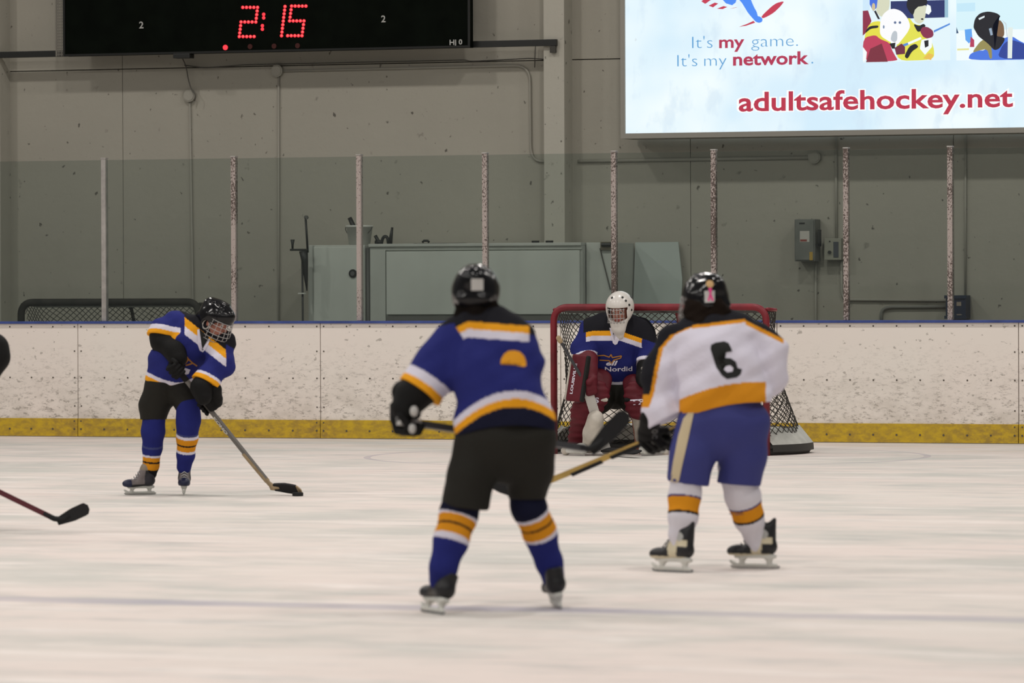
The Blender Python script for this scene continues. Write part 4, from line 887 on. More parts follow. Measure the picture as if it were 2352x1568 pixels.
# ---------------------------------------------------------------- foreground player seen from behind, blue jersey
def player_front():
    pl = Pl(1135, 1404, 'player in blue jersey seen from behind, nearest the camera, in black pants'); P = pl.P
    fl, fr = pl.ice(992, 1410), pl.ice(1285, 1397)
    hip = .0; hc = P(1094, 677, .17); up = nrm(V(0, .12, 1)); sc = .90
    h, M = helmet(pl, hc, V(.12, 1, -.08), up, sc, ())
    R = np.array(M.to_3x3())
    # sticker
    decal(pl, 'sticker', h, M_GPAD, [(1082, 640), (1110, 640), (1110, 667), (1082, 667)], off=.006)
    la = [(1042, 790, .13), (985, 868, .08), (938, 930, .03)]; ra = [(1176, 796, .15), (1178, 860, .30), (1120, 985, .46)]
    a3 = [P(*q) for q in la]; b3 = [P(*q) for q in ra]
    body_mesh(pl, hc, M, sc, P(1100, 755, .15), pl.chain([(1160, 985, 0, 70), (1140, 880, .06, 68), (1125, 790, .12, 72)], .62), [[(a3[0], .05), (a3[1], .04), (a3[2], .03)], [(b3[0], .05), (b3[1], .04), (b3[2], .03)],
              [(P(1110, 1020, 0), .085), (P(1062, 1160, fl[1]*.4), .05), (P(1014, 1335, fl[1]+.05), .036)], [(P(1212, 1020, 0), .085), (P(1206, 1140, fr[1]*.4), .05), (P(1268, 1325, fr[1]+.02), .036)]], (.012, .01, .008))
    # hair and neck guard under the helmet
    solid('hair', sdf([tube(P(1062, 700, .12), P(1058, 738, .10), pl.r(20), pl.r(16), k=.03), tube(P(1096, 705, .10), P(1096, 742, .08), pl.r(34), pl.r(30), .8), tube(P(1128, 700, .12), P(1146, 736, .10), pl.r(18), pl.r(14), k=.03)], .01, .03, lambda X, Y, Z, D: D+folds(X, Y, Z, .003, 60, 2)), M_HAIR, pl.e)
    # jersey
    prs = pl.chain([(1157, 968, .0, 112), (1146, 900, .03, 98), (1137, 830, .07, 96), (1130, 785, .10, 92)], .66) + [pl.T((1058, 788, .12), (1176, 790, .12), 46, 42, k=.05), pl.T((1085, 762, .13), (1150, 760, .13), 38, 38, k=.05)]
    prs += pl.chain([(1044, 792, .12, 54), (1003, 850, .10, 56), (955, 908, .06, 58)], .9, k=.03) + pl.chain([(1176, 798, .15, 42), (1178, 860, .28, 40), (1140, 950, .42, 44)], 1., k=.03)
    ax = nrm(P(955, 908, .06)-P(1020, 815, .10)); end = P(962, 899, .065)
    lc = local_cut(end, ax, .2); end2 = P(1150, 935, .40); lc2 = local_cut(end2, nrm(end2-P(1205, 860, .28)), .14)
    hem = lambda x: 928 + .0033*(x-1185)**2 + .0006*np.maximum(0, x-1185)**2
    def post(X, Y, Z, D):
        D = D+folds(X, Y, Z, .006, 12, 1)+folds(X, Y, Z, .0022, 31, 2); D = lc(X, Y, Z, D); D = lc2(X, Y, Z, D)
        px = pl.px0[0]+X*pl.s; py = pl.px0[1]-Z*pl.s-8; near = (px > 1015)
        bottom = (py-(hem(px)*.45+970*.55+16))/pl.s
        return np.where(near & (Y < .25), np.maximum(D, bottom*.9), D)
    v, f = sdf(prs, .0058, .05, post)
    x, y = pl.pixs(v); c = np.tile(np.array(BLUE), (len(v), 1))
    sleeve = (x < np.interp(y, [730, 752, 776, 860, 925], [1040, 1047, 1064, 1058, 1040])); 
    # yoke
    st = 741+np.where(x < 1075, (1075-x)*.5, (x-1075)*.075)
    yo = ~sleeve & (x < 1216)
    sel(c, (y < st) & yo, BLACK); sel(c, (y < 752-.25*(x-1000)) & sleeve & (y < 760), BLACK); sel(c, (x >= 1216) & (y < 770), BLACK)
    sel(c, yo & (y >= st-3) & (y < st+14), YEL); sel(c, yo & (y >= st+14) & (y < st+33), WHT_)
    hm = hem(x); tor = ~sleeve | (y > 925)
    sel(c, tor & (y > hm-31) & (x > 1030), WHT_); sel(c, tor & (y > hm-13) & (x > 1030), YEL); sel(c, tor & (y > hm+6) & (x > 1030), NAVY)
    dd, par, L = armpar(v, [P(1044, 792, .12), P(1003, 850, .10), end]); d0 = (v-end)@ax*pl.s
    arm = sleeve & (dd < .15) & (x < 1035)
    sel(c, arm & (d0 > -40), WHT_); sel(c, arm & (d0 > -17), YEL)
    j = obj('jersey', v, f, M_CLOTH, pl.e, True, c)
    decal(pl, 'number', j, mat('gold_print', YEL, .7), [(1150, 836), (1151, 824), (1158, 812), (1168, 805), (1181, 804), (1194, 807), (1204, 817), (1208, 828), (1209, 839), (1204, 842), (1188, 839), (1184, 828), (1174, 827), (1168, 834), (1158, 833)], off=.003)
    # black elbow sleeve between cuff and glove
    solid('elbow_sleeve', sdf(pl.chain([(972, 886, .07, 46), (948, 908, .05, 40), (930, 936, .03, 33)]), .009, .02), M_GLV, pl.e)
    # pants
    pr = pl.chain([(1158, 980, .0, 96), (1160, 1004, .0, 110)], .68) + pl.chain([(1112, 1012, .0, 66), (1085, 1090, fl[1]*.2, 57), (1066, 1180, fl[1]*.42, 52)], .95, k=.016) + pl.chain([(1214, 1010, .0, 66), (1216, 1080, fr[1]*.2, 54), (1208, 1160, fr[1]*.4, 40)], .95, k=.016)
    h1 = local_cut(P(1066, 1166, fl[1]*.4), V(0, -.0, -1)+V(.12, 0, 0)*-1, .24); h2 = local_cut(P(1208, 1146, fr[1]*.4), V(0, 0, -1), .15)
    solid('pants', sdf(pr, .010, .03, lambda X, Y, Z, D: h2(X, Y, Z, h1(X, Y, Z, D+folds(X, Y, Z, .003, 14, 5)))), M_PBLK, pl.e)
    bands = lambda a: [(0, NAVY), (a, WHT_), (a+9, ORG), (a+28, BLACK), (a+33, ORG), (a+55, WHT_), (a+64, BLUE)]
    kl, kr = fl[1]*.4, fr[1]*.4
    legkit(pl, 'sock', [(1074, 1105, kl*.8, 46), (1052, 1185, kl, 43), (1036, 1240, fl[1]*.7, 39), (1020, 1300, fl[1]+.02, 32), (1013, 1335, fl[1]+.05, 27)], bands(84))
    legkit(pl, 'sock', [(1200, 1090, kr*.8, 38), (1215, 1165, kr, 40), (1240, 1225, fr[1]*.7, 39), (1262, 1290, fr[1]+.0, 31), (1270, 1325, fr[1]+.02, 27)], bands(92))
    skate(pl, fl+V(0, .04, 0), P(1018, 1320, fl[1]+.06), (-.42, .9, 0), 'plain'); skate(pl, fr+V(-.01, .04, 0), P(1268, 1318, fr[1]+.03), (-.16, .98, 0), 'plain')
    # stick held level in front, blade raised to the right
    butt, heel, tip = P(915, 966, -.02), P(1372, 1043, 1.02), P(1452, 962, 1.06)
    ax_ = heel-butt; g1 = butt+ax_*.055; g2 = butt+ax_*.36
    gl = glove(pl, g1, ax_, P(935, 900, .05), 1.05, None, M_GPAD, 1); glove(pl, g2, ax_, P(1150, 935, .40), 1.0)
    for (u, v_, ru, rv) in ((951, 944, 10, 13), (947, 984, 9, 12)): solid('palm_patch', sdf([ellip(P(u, v_, -.045), (pl.r(ru), .02, pl.r(rv)))], .007, .01), M_GPAD, gl)
    stick(pl, butt, heel, tip, 'dark stick with raised taped blade held by the nearest player', M_GREY, M_TAPE, None, knob=M_GPAD, hb=.078, upv=(-.6, 0, .9))
    return pl
# ---------------------------------------------------------------- white jersey, number 6
def player_white():
    pl = Pl(1645, 1311, 'player in white jersey with black number 6, seen from behind'); P = pl.P
    fl, fr = pl.ice(1545, 1314), pl.ice(1735, 1306); sc = .95
    hc = P(1616, 692, .20); h, M = helmet(pl, hc, V(-.55, .85, -.1), V(-.05, .12, 1), sc, ('cage',))
    decal(pl, 'sticker', h, M_GPAD, [(1619, 668), (1643, 667), (1643, 694), (1620, 695)], off=.002)
    decal(pl, 'ribbon_print', h, mat('pink_print', lin(226, 70, 140), .6), [(1626, 690), (1631, 674), (1628, 664), (1632, 659), (1637, 664), (1635, 674), (1641, 690), (1636, 691), (1632, 681), (1631, 691)], off=.004)
    decal(pl, 'sticker', h, mat('tan_sticker', lin(196, 160, 110), .6), [(1624, 646), (1630, 643), (1638, 645), (1641, 653), (1637, 660), (1629, 660), (1623, 655)], off=.002)
    la = [(1545, 800, .13), (1522, 890, .11), (1526, 950, .06)]; ra = [(1745, 795, .12), (1766, 845, .10), (1725, 884, .32)]
    a3 = [P(*q) for q in la]; b3 = [P(*q) for q in ra]
    body_mesh(pl, hc, M, sc, P(1622, 752, .16), pl.chain([(1660, 930, 0, 62), (1655, 850, .06, 62), (1645, 790, .12, 66)], .62), [[(a3[0], .05), (a3[1], .04), (a3[2], .03)], [(b3[0], .05), (b3[1], .04), (b3[2], .03)],
              [(P(1605, 980, 0), .085), (P(1576, 1105, fl[1]*.4), .05), (P(1564, 1240, fl[1]+.02), .034)], [(P(1715, 980, 0), .085), (P(1696, 1105, fr[1]*.4), .05), (P(1736, 1238, fr[1]), .034)]], (.02, .012, .008))
    solid('hair', sdf([tube(P(1600, 712, .12), P(1610, 742, .08), pl.r(34), pl.r(30), .8), tube(P(1640, 708, .10), P(1650, 742, .08), pl.r(30), pl.r(26), .8), tube(P(1665, 720, .1), P(1684, 740, .09), pl.r(16), pl.r(8))], .01, .03, lambda X, Y, Z, D: D+folds(X, Y, Z, .004, 60, 4)), M_HAIRB, pl.e)
    prs = pl.chain([(1663, 920, .0, 98), (1656, 860, .03, 94), (1648, 800, .08, 92), (1640, 775, .11, 78)], .66) + [pl.T((1556, 795, .13), (1738, 782, .12), 40, 38, k=.05), pl.T((1600, 764, .14), (1690, 758, .14), 34, 32, k=.05)]
    prs += pl.chain([(1545, 800, .13, 48), (1525, 860, .12, 46), (1518, 930, .08, 42), (1532, 972, .05, 36)], .95, k=.03) + pl.chain([(1745, 792, .12, 42), (1772, 822, .08, 42), (1768, 862, .10, 42), (1720, 888, .34, 36)], .95, k=.03)
    e1 = P(1531, 966, .05); n1 = nrm(V(.45, -.2, -1)); lc1 = local_cut(e1, n1, .13); e2 = P(1728, 884, .30); lc2 = local_cut(e2, nrm(V(-.2, 1, -.1)), .13)
    hem = lambda x: 915 + .0028*(x-1740)**2*(x < 1740)*.45
    def post(X, Y, Z, D):
        D = D+folds(X, Y, Z, .0075, 13, 4)+folds(X, Y, Z, .003, 30, 7); D = lc1(X, Y, Z, D); D = lc2(X, Y, Z, D)
        px = pl.px0[0]+X*pl.s; py = pl.px0[1]-Z*pl.s-6
        return np.where((px > 1558) & (Y < .2), np.maximum(D, (py-(hem(px)+2))/pl.s*.9), D)
    v, f = sdf(prs, .0058, .05, post); x, y = pl.pixs(v); c = np.tile(np.array(WHT_), (len(v), 1))
    # black yoke running down the outside of the far arm, edged with gold
    d1 = np.interp(y, [720, 735, 752, 770, 800, 850, 900, 940], [1712, 1690, 1580, 1540, 1514, 1503, 1494, 1480])
    edge = x-d1
    yk = (y < 735+np.where(x > 1712, (x-1712)*.62, 0)) | (edge < 0) & (y < 930)
    br = 734+np.abs(x-1712)*np.where(x > 1712, .52, .12)
    sel(c, (edge < 9) & (y < 935), ORG); sel(c, (edge < 0) & (y < 905), BLACK); sel(c, (x > 1590) & (x < 1712) & (y < br+6), ORG); sel(c, (x > 1590) & (x < 1712) & (y < br-2), BLACK); sel(c, (x >= 1712) & (y < 742+(x-1712)*.50+3) & (x < 1800), ORG); sel(c, (x >= 1712) & (y < 736+(x-1712)*.50-1), BLACK)
    tor = (x > 1560); hm = hem(x)
    sel(c, tor & (y > hm-38) & (x < 1759) & (v[:, 1] < .19), ORG)
    sel(c, ((v-e2)@nrm(V(-.2, 1, -.1)) > -.02) & (x > 1650) & (y < 915) & (v[:, 1] > .2), ORG)
    j = obj('jersey', v, f, M_CLOTH, pl.e, True, c)
    six = [(1630, 800), (1632, 791), (1642, 786), (1662, 783), (1672, 787), (1677, 797), (1680, 806), (1666, 808), (1661, 801), (1651, 803), (1649, 808), (1653, 825), (1662, 821), (1677, 822), (1688, 830), (1692, 844), (1702, 847), (1699, 858), (1690, 865), (1667, 869), (1656, 861), (1651, 846), (1643, 842), (1638, 825)]
    nb = decal(pl, 'number', j, mat('black_print', (.012, .013, .012), .7), six, off=.003)
    decal(pl, 'number_hole', nb, mat('white_print_cloth', WHT_, .8), [(1660, 847), (1665, 840), (1675, 838), (1682, 844), (1680, 852), (1668, 854)], off=.003)
    for o_ in [q_ for q_ in nb.children]: o_.parent = j
    pr = pl.chain([(1662, 932, .0, 84), (1664, 960, .0, 95)], .70) + pl.chain([(1614, 975, .0, 58), (1592, 1040, fl[1]*.2, 54), (1580, 1125, fl[1]*.4, 45)], .95, k=.03) + pl.chain([(1710, 975, .0, 56), (1706, 1040, fr[1]*.2, 54), (1694, 1130, fr[1]*.4, 51)], .95, k=.03)
    h1 = local_cut(P(1578, 1110, fl[1]*.4), V(-.15, 0, -1), .14); h2 = local_cut(P(1694, 1112, fr[1]*.4), V(-.08, 0, -1), .15)
    pn = solid('pants', sdf(pr, .010, .03, lambda X, Y, Z, D: h2(X, Y, Z, h1(X, Y, Z, D+folds(X, Y, Z, .004, 13, 7)))), M_PBLU, pl.e)
    decal(pl, 'side_stripe', pn, M_BEIGE, [(1584, 940), (1594, 935), (1580, 1000), (1566, 1060), (1556, 1108), (1538, 1103), (1544, 1060), (1556, 1000), (1568, 960)], off=.003)
    W2 = lin(214, 211, 220)
    legkit(pl, 'sock', [(1580, 1070, fl[1]*.35, 37), (1572, 1140, fl[1]*.5, 37), (1568, 1190, fl[1]*.8, 33), (1563, 1225, fl[1]+.02, 26), (1562, 1250, fl[1]+.02, 22)], [(0, W2), (72, BLUE), (77, ORG), (109, BLACK), (115, W2)])
    legkit(pl, 'sock', [(1690, 1070, fr[1]*.35, 42), (1706, 1140, fr[1]*.5, 40), (1720, 1190, fr[1]*.8, 35), (1732, 1225, fr[1], 26), (1738, 1250, fr[1], 22)], [(0, W2), (88, BLUE), (93, ORG), (123, BLACK), (129, W2)])
    skate(pl, fl, P(1566, 1225, fl[1]), (-.62, .5, 0), 'cream'); skate(pl, fr, P(1745, 1225, fr[1]), (-.95, .30, 0), 'cream')
    butt, heel, tip = P(1610, 966, .12), P(1185, 1146, .62), P(1108, 1108, .66); ax_ = heel-butt; g1 = butt+ax_*.235; g2 = butt+ax_*.02
    gw = glove(pl, g1, ax_, P(1524, 945, .07), 1.05, None, None, 1); stroke(pl, 'knuckle_print', gw, mat('grey_print', (.16, .16, .155), .6), [[(1505+a*6*math.cos(t), 992+13*i+4*math.sin(t)) for t in np.linspace(0, 6.283, 10)] for i in range(3) for a in (1,)], 2.4, .004); glove(pl, P(1650, 945, .42), P(1185, 1146, .62)-P(1650, 945, .42), P(1735, 880, .30), 1.0)
    stick(pl, P(1660, 940, .40), heel, tip, 'yellow wooden stick with dark lettering reaching from the white player to the nearest player', M_WOODY, M_TAPE, None, hb=.075, upv=(.2, 0, 1), marks=True)
    return pl
# ---------------------------------------------------------------- puck carrier on the left
def player_left():
    pl = Pl(380, 1137, 'player in blue jersey on the left, facing right with the puck'); P = pl.P
    fl, fr = pl.ice(322, 1136), pl.ice(421, 1137); sc = .92
    hc = P(497, 735, -.16); fw = V(.74, -.50, -.50); h, M = helmet(pl, hc, fw, V(.45, -.25, 1), sc, ('cage',))
    la = [(402, 745, -.02), (370, 780, -.06), (402, 830, -.22)]; ra = [(512, 790, -.12), (500, 855, -.22), (470, 905, -.30)]
    a3 = [P(*q) for q in la]; b3 = [P(*q) for q in ra]
    body_mesh(pl, hc, M, sc, P(470, 762, -.12), pl.chain([(385, 865, 0, 36), (425, 812, -.06, 42), (455, 775, -.10, 44)], .72), [[(a3[0], .048), (a3[1], .038), (a3[2], .03)], [(b3[0], .048), (b3[1], .038), (b3[2], .03)],
              [(P(372, 890, 0), .08), (P(352, 955, fl[1]*.4), .046), (P(345, 1075, fl[1]+.01), .034)], [(P(415, 890, 0), .08), (P(432, 940, fr[1]*.4-.05), .046), (P(424, 1066, fr[1]+.05), .034)]], (.012, .01, .008), .008)
    prs = pl.chain([(383, 866, .0, 50), (402, 830, -.03, 56), (440, 785, -.08, 54), (462, 765, -.11, 42)], .75) + [pl.T((405, 748, -.04), (508, 788, -.12), 34, 32, k=.05)]
    prs += pl.chain([(404, 746, -.04, 33), (378, 764, -.06, 33), (371, 775, -.07, 33)], .95, k=.03) + pl.chain([(508, 790, -.13, 32), (504, 835, -.20, 33), (466, 885, -.27, 31)], .95, k=.03)
    e1 = P(371, 774, -.07); n1 = nrm(P(366, 800, -.09)-P(378, 750, -.05)); lc1 = local_cut(e1, n1, .112)
    e2 = P(468, 878, -.265); n2 = nrm(P(452, 905, -.28)-P(484, 845, -.22)); lc2 = local_cut(e2, n2, .12)
    hem = lambda x: np.interp(x, [325, 340, 360, 380, 400, 415, 430, 445, 470], [862, 872, 882, 890, 895, 895, 891, 884, 870])
    def post(X, Y, Z, D):
        D = D+folds(X, Y, Z, .006, 18, 9)+folds(X, Y, Z, .0022, 37, 2); D = lc2(X, Y, Z, lc1(X, Y, Z, D))
        px = pl.px0[0]+X*pl.s; py = pl.px0[1]-Z*pl.s-2
        return np.where((px < 450) & (Y > -.19), np.maximum(D, (py-(hem(px)+1))/pl.s*.8), D)
    v, f = sdf(prs, .0058, .04, post); x, y = pl.pixs(v); c = np.tile(np.array(BLUE), (len(v), 1))
    q = (x-385)*.62-(y-868)*.785; dl, pa, _ = armpar(v, [P(398, 752, -.05), e1]); dr, pb, _ = armpar(v, [P(513, 795, -.14), P(504, 835, -.20), e2])
    sl = (x < 424) & (y < 800); sr = (x > 519)
    body_ = ~sl & ~sr
    sel(c, body_ & (q > 103), WHT_); sel(c, body_ & (q > 118), YEL); sel(c, body_ & (q > 134), BLACK); sel(c, sl & (q > 138) & (x > 405), BLACK); sel(c, sr & (y < 790+(x-519)*.6), BLACK)
    d0 = (v-e1)@n1*pl.s; arm = (x < 415) & (y < 800) & (dl < .15); sel(c, arm & (d0 > -22), WHT_); sel(c, arm & (d0 > -10), YEL)
    d1 = (v-e2)@n2*pl.s; arm = (y > 845) & (x > 436) & (dr < .13); sel(c, arm & (d1 > -18), WHT_); sel(c, arm & (d1 > -11), YEL)
    hm = hem(x); tor = (x < 446) & (y > 840) & (v[:, 1] > -.22); sel(c, tor & (y > hm-17), WHT_); sel(c, tor & (y > hm-8), YEL)
    j = obj('jersey', v, f, M_CLOTH, pl.e, True, c)
    MP = mat('white_print_cloth', WHT_, .8); MG = mat('gold_thread', lin(176, 120, 52), .7); MK = mat('black_print', (.012, .013, .012), .7)
    decal(pl, 'collar', j, MP, [(458, 756), (463, 755), (465, 795), (469, 801), (474, 796), (484, 776), (488, 779), (477, 801), (470, 808), (463, 804), (459, 790)], off=.004)
    decal(pl, 'collar_inset', j, MK, [(463, 755), (484, 772), (484, 778), (474, 796), (469, 800), (465, 795)], off=.003)
    stroke(pl, 'emblem', j, MG, [[(418, 813), (432, 817), (437, 824), (446, 833), (455, 840)], [(437, 824), (430, 833), (422, 831)], [(446, 833), (438, 836), (430, 838)]], 3.2)
    decal(pl, 'lettering', j, MP, [(419, 850), (426, 843), (440, 848), (436, 858), (428, 857), (424, 861)], off=.004)
    solid('elbow_sleeve', sdf(pl.chain([(372, 772, -.07, 29), (374, 784, -.09, 27), (402, 806, -.17, 24), (408, 822, -.2, 22)]), .008, .03), M_GLV, pl.e); solid('elbow_sleeve', sdf(pl.chain([(472, 872, -.25, 24), (463, 890, -.29, 25), (467, 910, -.31, 20)]), .008, .02), M_GLV, pl.e)
    pr = pl.chain([(386, 868, .02, 46), (388, 885, .02, 46)], .75) + pl.chain([(368, 890, .0, 38), (356, 930, fl[1]*.3, 34), (352, 975, fl[1]*.4, 29)], .95, k=.03) + pl.chain([(412, 885, .0, 34), (428, 915, fr[1]*.3-.03, 30), (432, 950, fr[1]*.4-.05, 27)], .95, k=.03)
    h1 = local_cut(P(352, 963, fl[1]*.4), V(0, 0, -1), .13); h2 = local_cut(P(432, 938, fr[1]*.4-.05), V(.15, 0, -1), .11)
    solid('pants', sdf(pr, .009, .03, lambda X, Y, Z, D: h2(X, Y, Z, h1(X, Y, Z, D+folds(X, Y, Z, .003, 18, 2)))), M_PBLK, pl.e)
    GB = lin(66, 72, 118)
    legkit(pl, 'sock', [(356, 920, fl[1]*.3, 25), (352, 990, fl[1]*.5-.02, 27), (350, 1030, fl[1]*.8, 22), (347, 1070, fl[1]+.0, 18), (344, 1085, fl[1]+.02, 17)], [(0, BLUE), (102, GB), (107, BLUE), (127, WHT_), (132, ORG), (142, BLACK), (146, ORG), (156, BLACK)])
    legkit(pl, 'sock', [(432, 925, fr[1]*.4-.05, 27), (433, 965, fr[1]*.5-.05, 28), (430, 1005, fr[1]*.8, 24), (427, 1045, fr[1]+.04, 20), (423, 1072, fr[1]+.06, 17)], [(0, BLUE), (68, GB), (73, WHT_), (80, ORG), (96, BLACK), (100, ORG), (112, WHT_), (118, BLUE)])
    skate(pl, fl, P(346, 1080, fl[1]), (-.92, -.42, 0), 'grey', .78); skate(pl, fr+V(0, .06, 0), P(424, 1072, fr[1]+.08), (.06, -1, 0), 'grey', .86)
    heel = pl.ice(628, 1136); heel[2] = .03; tip = pl.ice(702, 1138); tip[2] = .03; butt = P(400, 838, -.26); ax_ = heel-butt
    glove(pl, butt+ax_*.03, ax_, P(392, 800, -.15), .95, None, None, 1); glove(pl, butt+ax_*.33, ax_, P(468, 885, -.28), .95, None, None, 1)
    stick(pl, butt, heel, tip, 'long grey and wood stick with black taped blade held by the puck carrier', mat('grey_shaft', (.16, .15, .14), .45), M_WOOD, (.08, .86), M_WOOD, hb=.074, word='KOHO', word_at=.405, lower=.30)
    pk = hitZ(684, 1139); o = MB().tube([pk+V(0, 0, 0), pk+V(0, 0, .004), pk+V(0, 0, .022), pk+V(0, 0, .026)], [.035, .038, .038, .035], 28).build('puck', mat('black_rubber', (.014, .014, .014), .6)); tag(o, 'black puck on the ice at the taped blade of the puck carrier', 'puck')
    return pl
# ---------------------------------------------------------------- goalie
def goalie():
    pl = Pl(1405, 1043, 'goalie in white mask, blue jersey and maroon pads crouching in the net'); P = pl.P
    hc = P(1424, 712, -.25); sc = .98; M = frame(hc, V(-.30, -.95, -.22), V(-.05, -.15, 1)); R = np.array(M.to_3x3())
    la = [(1358, 765, -.1), (1338, 812, -.2), (1345, 850, -.36)]; ra = [(1478, 768, -.1), (1494, 815, -.15), (1482, 860, -.32)]
    a3 = [P(*q) for q in la]; b3 = [P(*q) for q in ra]
    body_mesh(pl, hc, M, sc, P(1418, 757, -.13), pl.chain([(1414, 885, .05, 38), (1414, 825, -.03, 42), (1416, 775, -.10, 46)], .7), [[(a3[0], .055), (a3[1], .045), (a3[2], .036)], [(b3[0], .055), (b3[1], .045), (b3[2], .036)],
              [(P(1394, 895, .02), .085), (P(1366, 925, -.20), .06), (P(1342, 1030, -.02), .045)], [(P(1432, 895, .02), .085), (P(1462, 925, -.20), .06), (P(1472, 1030, -.02), .045)]], (.012, .01, .008), .008)
    # mask: shell with an eye opening, chin, throat guard and a cage
    M_MASK = mat('white_mask_shell', (.66, .63, .59), .25, spec=.5)
    prs = [ellip((-.005, 0, .03), (.142, .122, .135)), tube((.05, 0, -.05), (.085, 0, -.13), .085, .055, .85, (0, 1, 0), k=.05), tube((.075, 0, -.12), (.07, 0, -.205), .058, .042, .7, (0, 1, 0), k=.04)]
    def post(X, Y, Z, D):
        inner = (np.sqrt(((X+.005)/.122)**2+(Y/.103)**2+((Z-.02)/.118)**2)-1)*.1; D = np.maximum(D, -inner)
        win = np.maximum(np.maximum(np.abs(Y)-.086-.1*Z, np.abs(Z+.022)-.064+.35*np.abs(Y)*(Z < -.02)), .02-X); return np.maximum(np.maximum(D, -win), np.where(X < -.02, -.10-Z, -9))
    v, f = sdf(prs, .0075, .02, post); mk = solid('mask', (v*sc@R.T+hc, f), M_MASK, pl.e)
    m = MB(); q = lambda y, z: R@(V(.150-.9*y*y*4-max(0, z)*.25+(.0 if z > -.06 else .01), y, z)*sc)+hc
    for y in np.linspace(-.07, .07, 6): m.tube([q(y, z) for z in np.linspace(.04, -.085, 6)], .0032, 5)
    for z in (.032, -.005, -.042, -.078): m.tube([q(y, z) for y in np.linspace(-.078, .078, 9)], .0032, 5)
    m.build('mask_cage', M_CAGE, mk, True); vh = MB()
    for a, z in ((.9, .10), (.7, .13), (1.1, .06), (1.3, .01), (1.35, -.05), (1.9, .11), (-.5, .13)):
        rr = math.sqrt(max(.1, 1-((z-.03)/.135)**2)); p = V(.142*rr*math.cos(a), .122*rr*math.sin(a), z); n_ = nrm(p/V(.142, .122, .135)**2); vh.disc(R@((p-n_*.004)*sc)+hc, R@n_, .010 if a < 1.6 else .018, .006, 10)
    vh.build('vent_holes', M_DARKMETAL, mk); solid('back_plate', sdf([ellip((-.075, 0, .0), (.075, .10, .10))], .009, .01), M_MASK, mk, M=M @ Matrix.Scale(sc, 4))
    prs = pl.chain([(1414, 872, .02, 56), (1413, 825, -.04, 68), (1414, 785, -.09, 68)], .72) + [pl.T((1364, 762, -.09), (1468, 764, -.09), 34, 34, k=.05), pl.T((1390, 745, -.09), (1440, 746, -.09), 26, 26, k=.04)]
    prs += pl.chain([(1360, 764, -.09, 33), (1343, 800, -.14, 31), (1346, 828, -.24, 27)], .95, k=.02) + pl.chain([(1474, 768, -.10, 33), (1490, 810, -.16, 29), (1484, 840, -.26, 26)], .95, k=.02)
    e1 = P(1345, 822, -.22); e2 = P(1485, 836, -.25); lc1 = local_cut(e1, V(.2, -.6, -1), .12); lc2 = local_cut(e2, V(-.2, -.6, -1), .12)
    hem = lambda x: 884-.0022*(x-1415)**2
    def post2(X, Y, Z, D):
        D = lc2(X, Y, Z, lc1(X, Y, Z, D+folds(X, Y, Z, .005, 17, 6))); px = pl.px0[0]+X*pl.s; py = pl.px0[1]-Z*pl.s-1
        return np.where((np.abs(px-1415) < 62), np.maximum(D, (py-hem(px)-2)/pl.s*.9), D)
    v, f = sdf(prs, .006, .04, post2); x, y = pl.pixs(v); c = np.tile(np.array(BLUE)*.85, (len(v), 1))
    st = 760+np.where(x > 1424, (x-1424)*.34, np.maximum(0, 1360-x)*.2); inn = (x > 1346) & (x < 1474)
    sel(c, (y < st) & (y < 800) & (x > 1340), BLACK); sel(c, inn & (y >= st) & (y < st+11), YEL); sel(c, inn & (y >= st+11) & (y < st+22), WHT_); sel(c, (y > hem(x)-7) & (np.abs(x-1415) < 60), WHT_)
    sel(c, ((v-e2)@nrm(V(-.2, -.6, -1)) > -.035) & (x > 1462), WHT_); sel(c, ((v-e1)@nrm(V(.2, -.6, -1)) > -.02) & (x < 1372), WHT_)
    j = obj('jersey', v, f, M_CLOTH, pl.e, True, c)
    MP = mat('white_print_cloth', WHT_, .8); MK = mat('black_print', (.012, .013, .012), .7); MG = mat('gold_thread', lin(176, 120, 52), .7)
    decal(pl, 'collar', j, MP, [(1398, 752), (1403, 752), (1410, 783), (1413, 785), (1424, 757), (1429, 757), (1416, 789), (1411, 791), (1406, 787)], off=.006); decal(pl, 'collar_inset', j, MK, [(1403, 752), (1424, 757), (1413, 785), (1410, 783)], off=.005)
    stroke(pl, 'emblem', j, MG, [[(1371, 816), (1386, 815), (1398, 819), (1402, 813), (1405, 820), (1426, 816)], [(1426, 816), (1424, 821), (1408, 826), (1403, 834), (1398, 827), (1376, 826)]], 2.6)
    text_decal(pl, 'ell', 1389, 838, 11, j, MP, shear=.25, width=27, rotd=0, off=.04); text_decal(pl, 'Nordid', 1387, 852, 11, j, MP, width=63, rotd=1, off=.025)
    solid('pants', sdf(pl.chain([(1414, 880, .03, 50), (1414, 890, .03, 50)], .8) + pl.chain([(1394, 895, .02, 34), (1378, 920, -.12, 30)]) + pl.chain([(1434, 895, .02, 34), (1452, 920, -.12, 30)]), .01, .03), M_PBLK, pl.e)
    M_MAR = mat('maroon_pad', lin(92, 22, 34), .6, spec=.3, bump=.25, bscale=30, var=.12); M_CRM = mat('cream_pad', (.52, .48, .42), .6, var=.18, vscale=9)
    for side, face, rise, wing, boot in ((-1, [(1366, 905, -.33, 34), (1346, 945, -.32, 33), (1333, 1012, -.14, 29)], [(1376, 872, -.22, 30), (1366, 905, -.30, 33)], [(1368, 962, -.42, 19), (1362, 995, -.36, 23), (1354, 1022, -.30, 17)], [(1300, 1034, -.20, 11), (1340, 1026, -.10, 15)]),
                                         (1, [(1464, 905, -.33, 31), (1470, 935, -.32, 31), (1478, 950, -.26, 26)], [(1456, 880, -.22, 26), (1464, 905, -.30, 30)], [(1466, 955, -.22, 15), (1474, 1000, -.10, 15), (1484, 1030, -.04, 15)], [(1484, 1036, -.10, 12), (1525, 1040, -.16, 11)])):
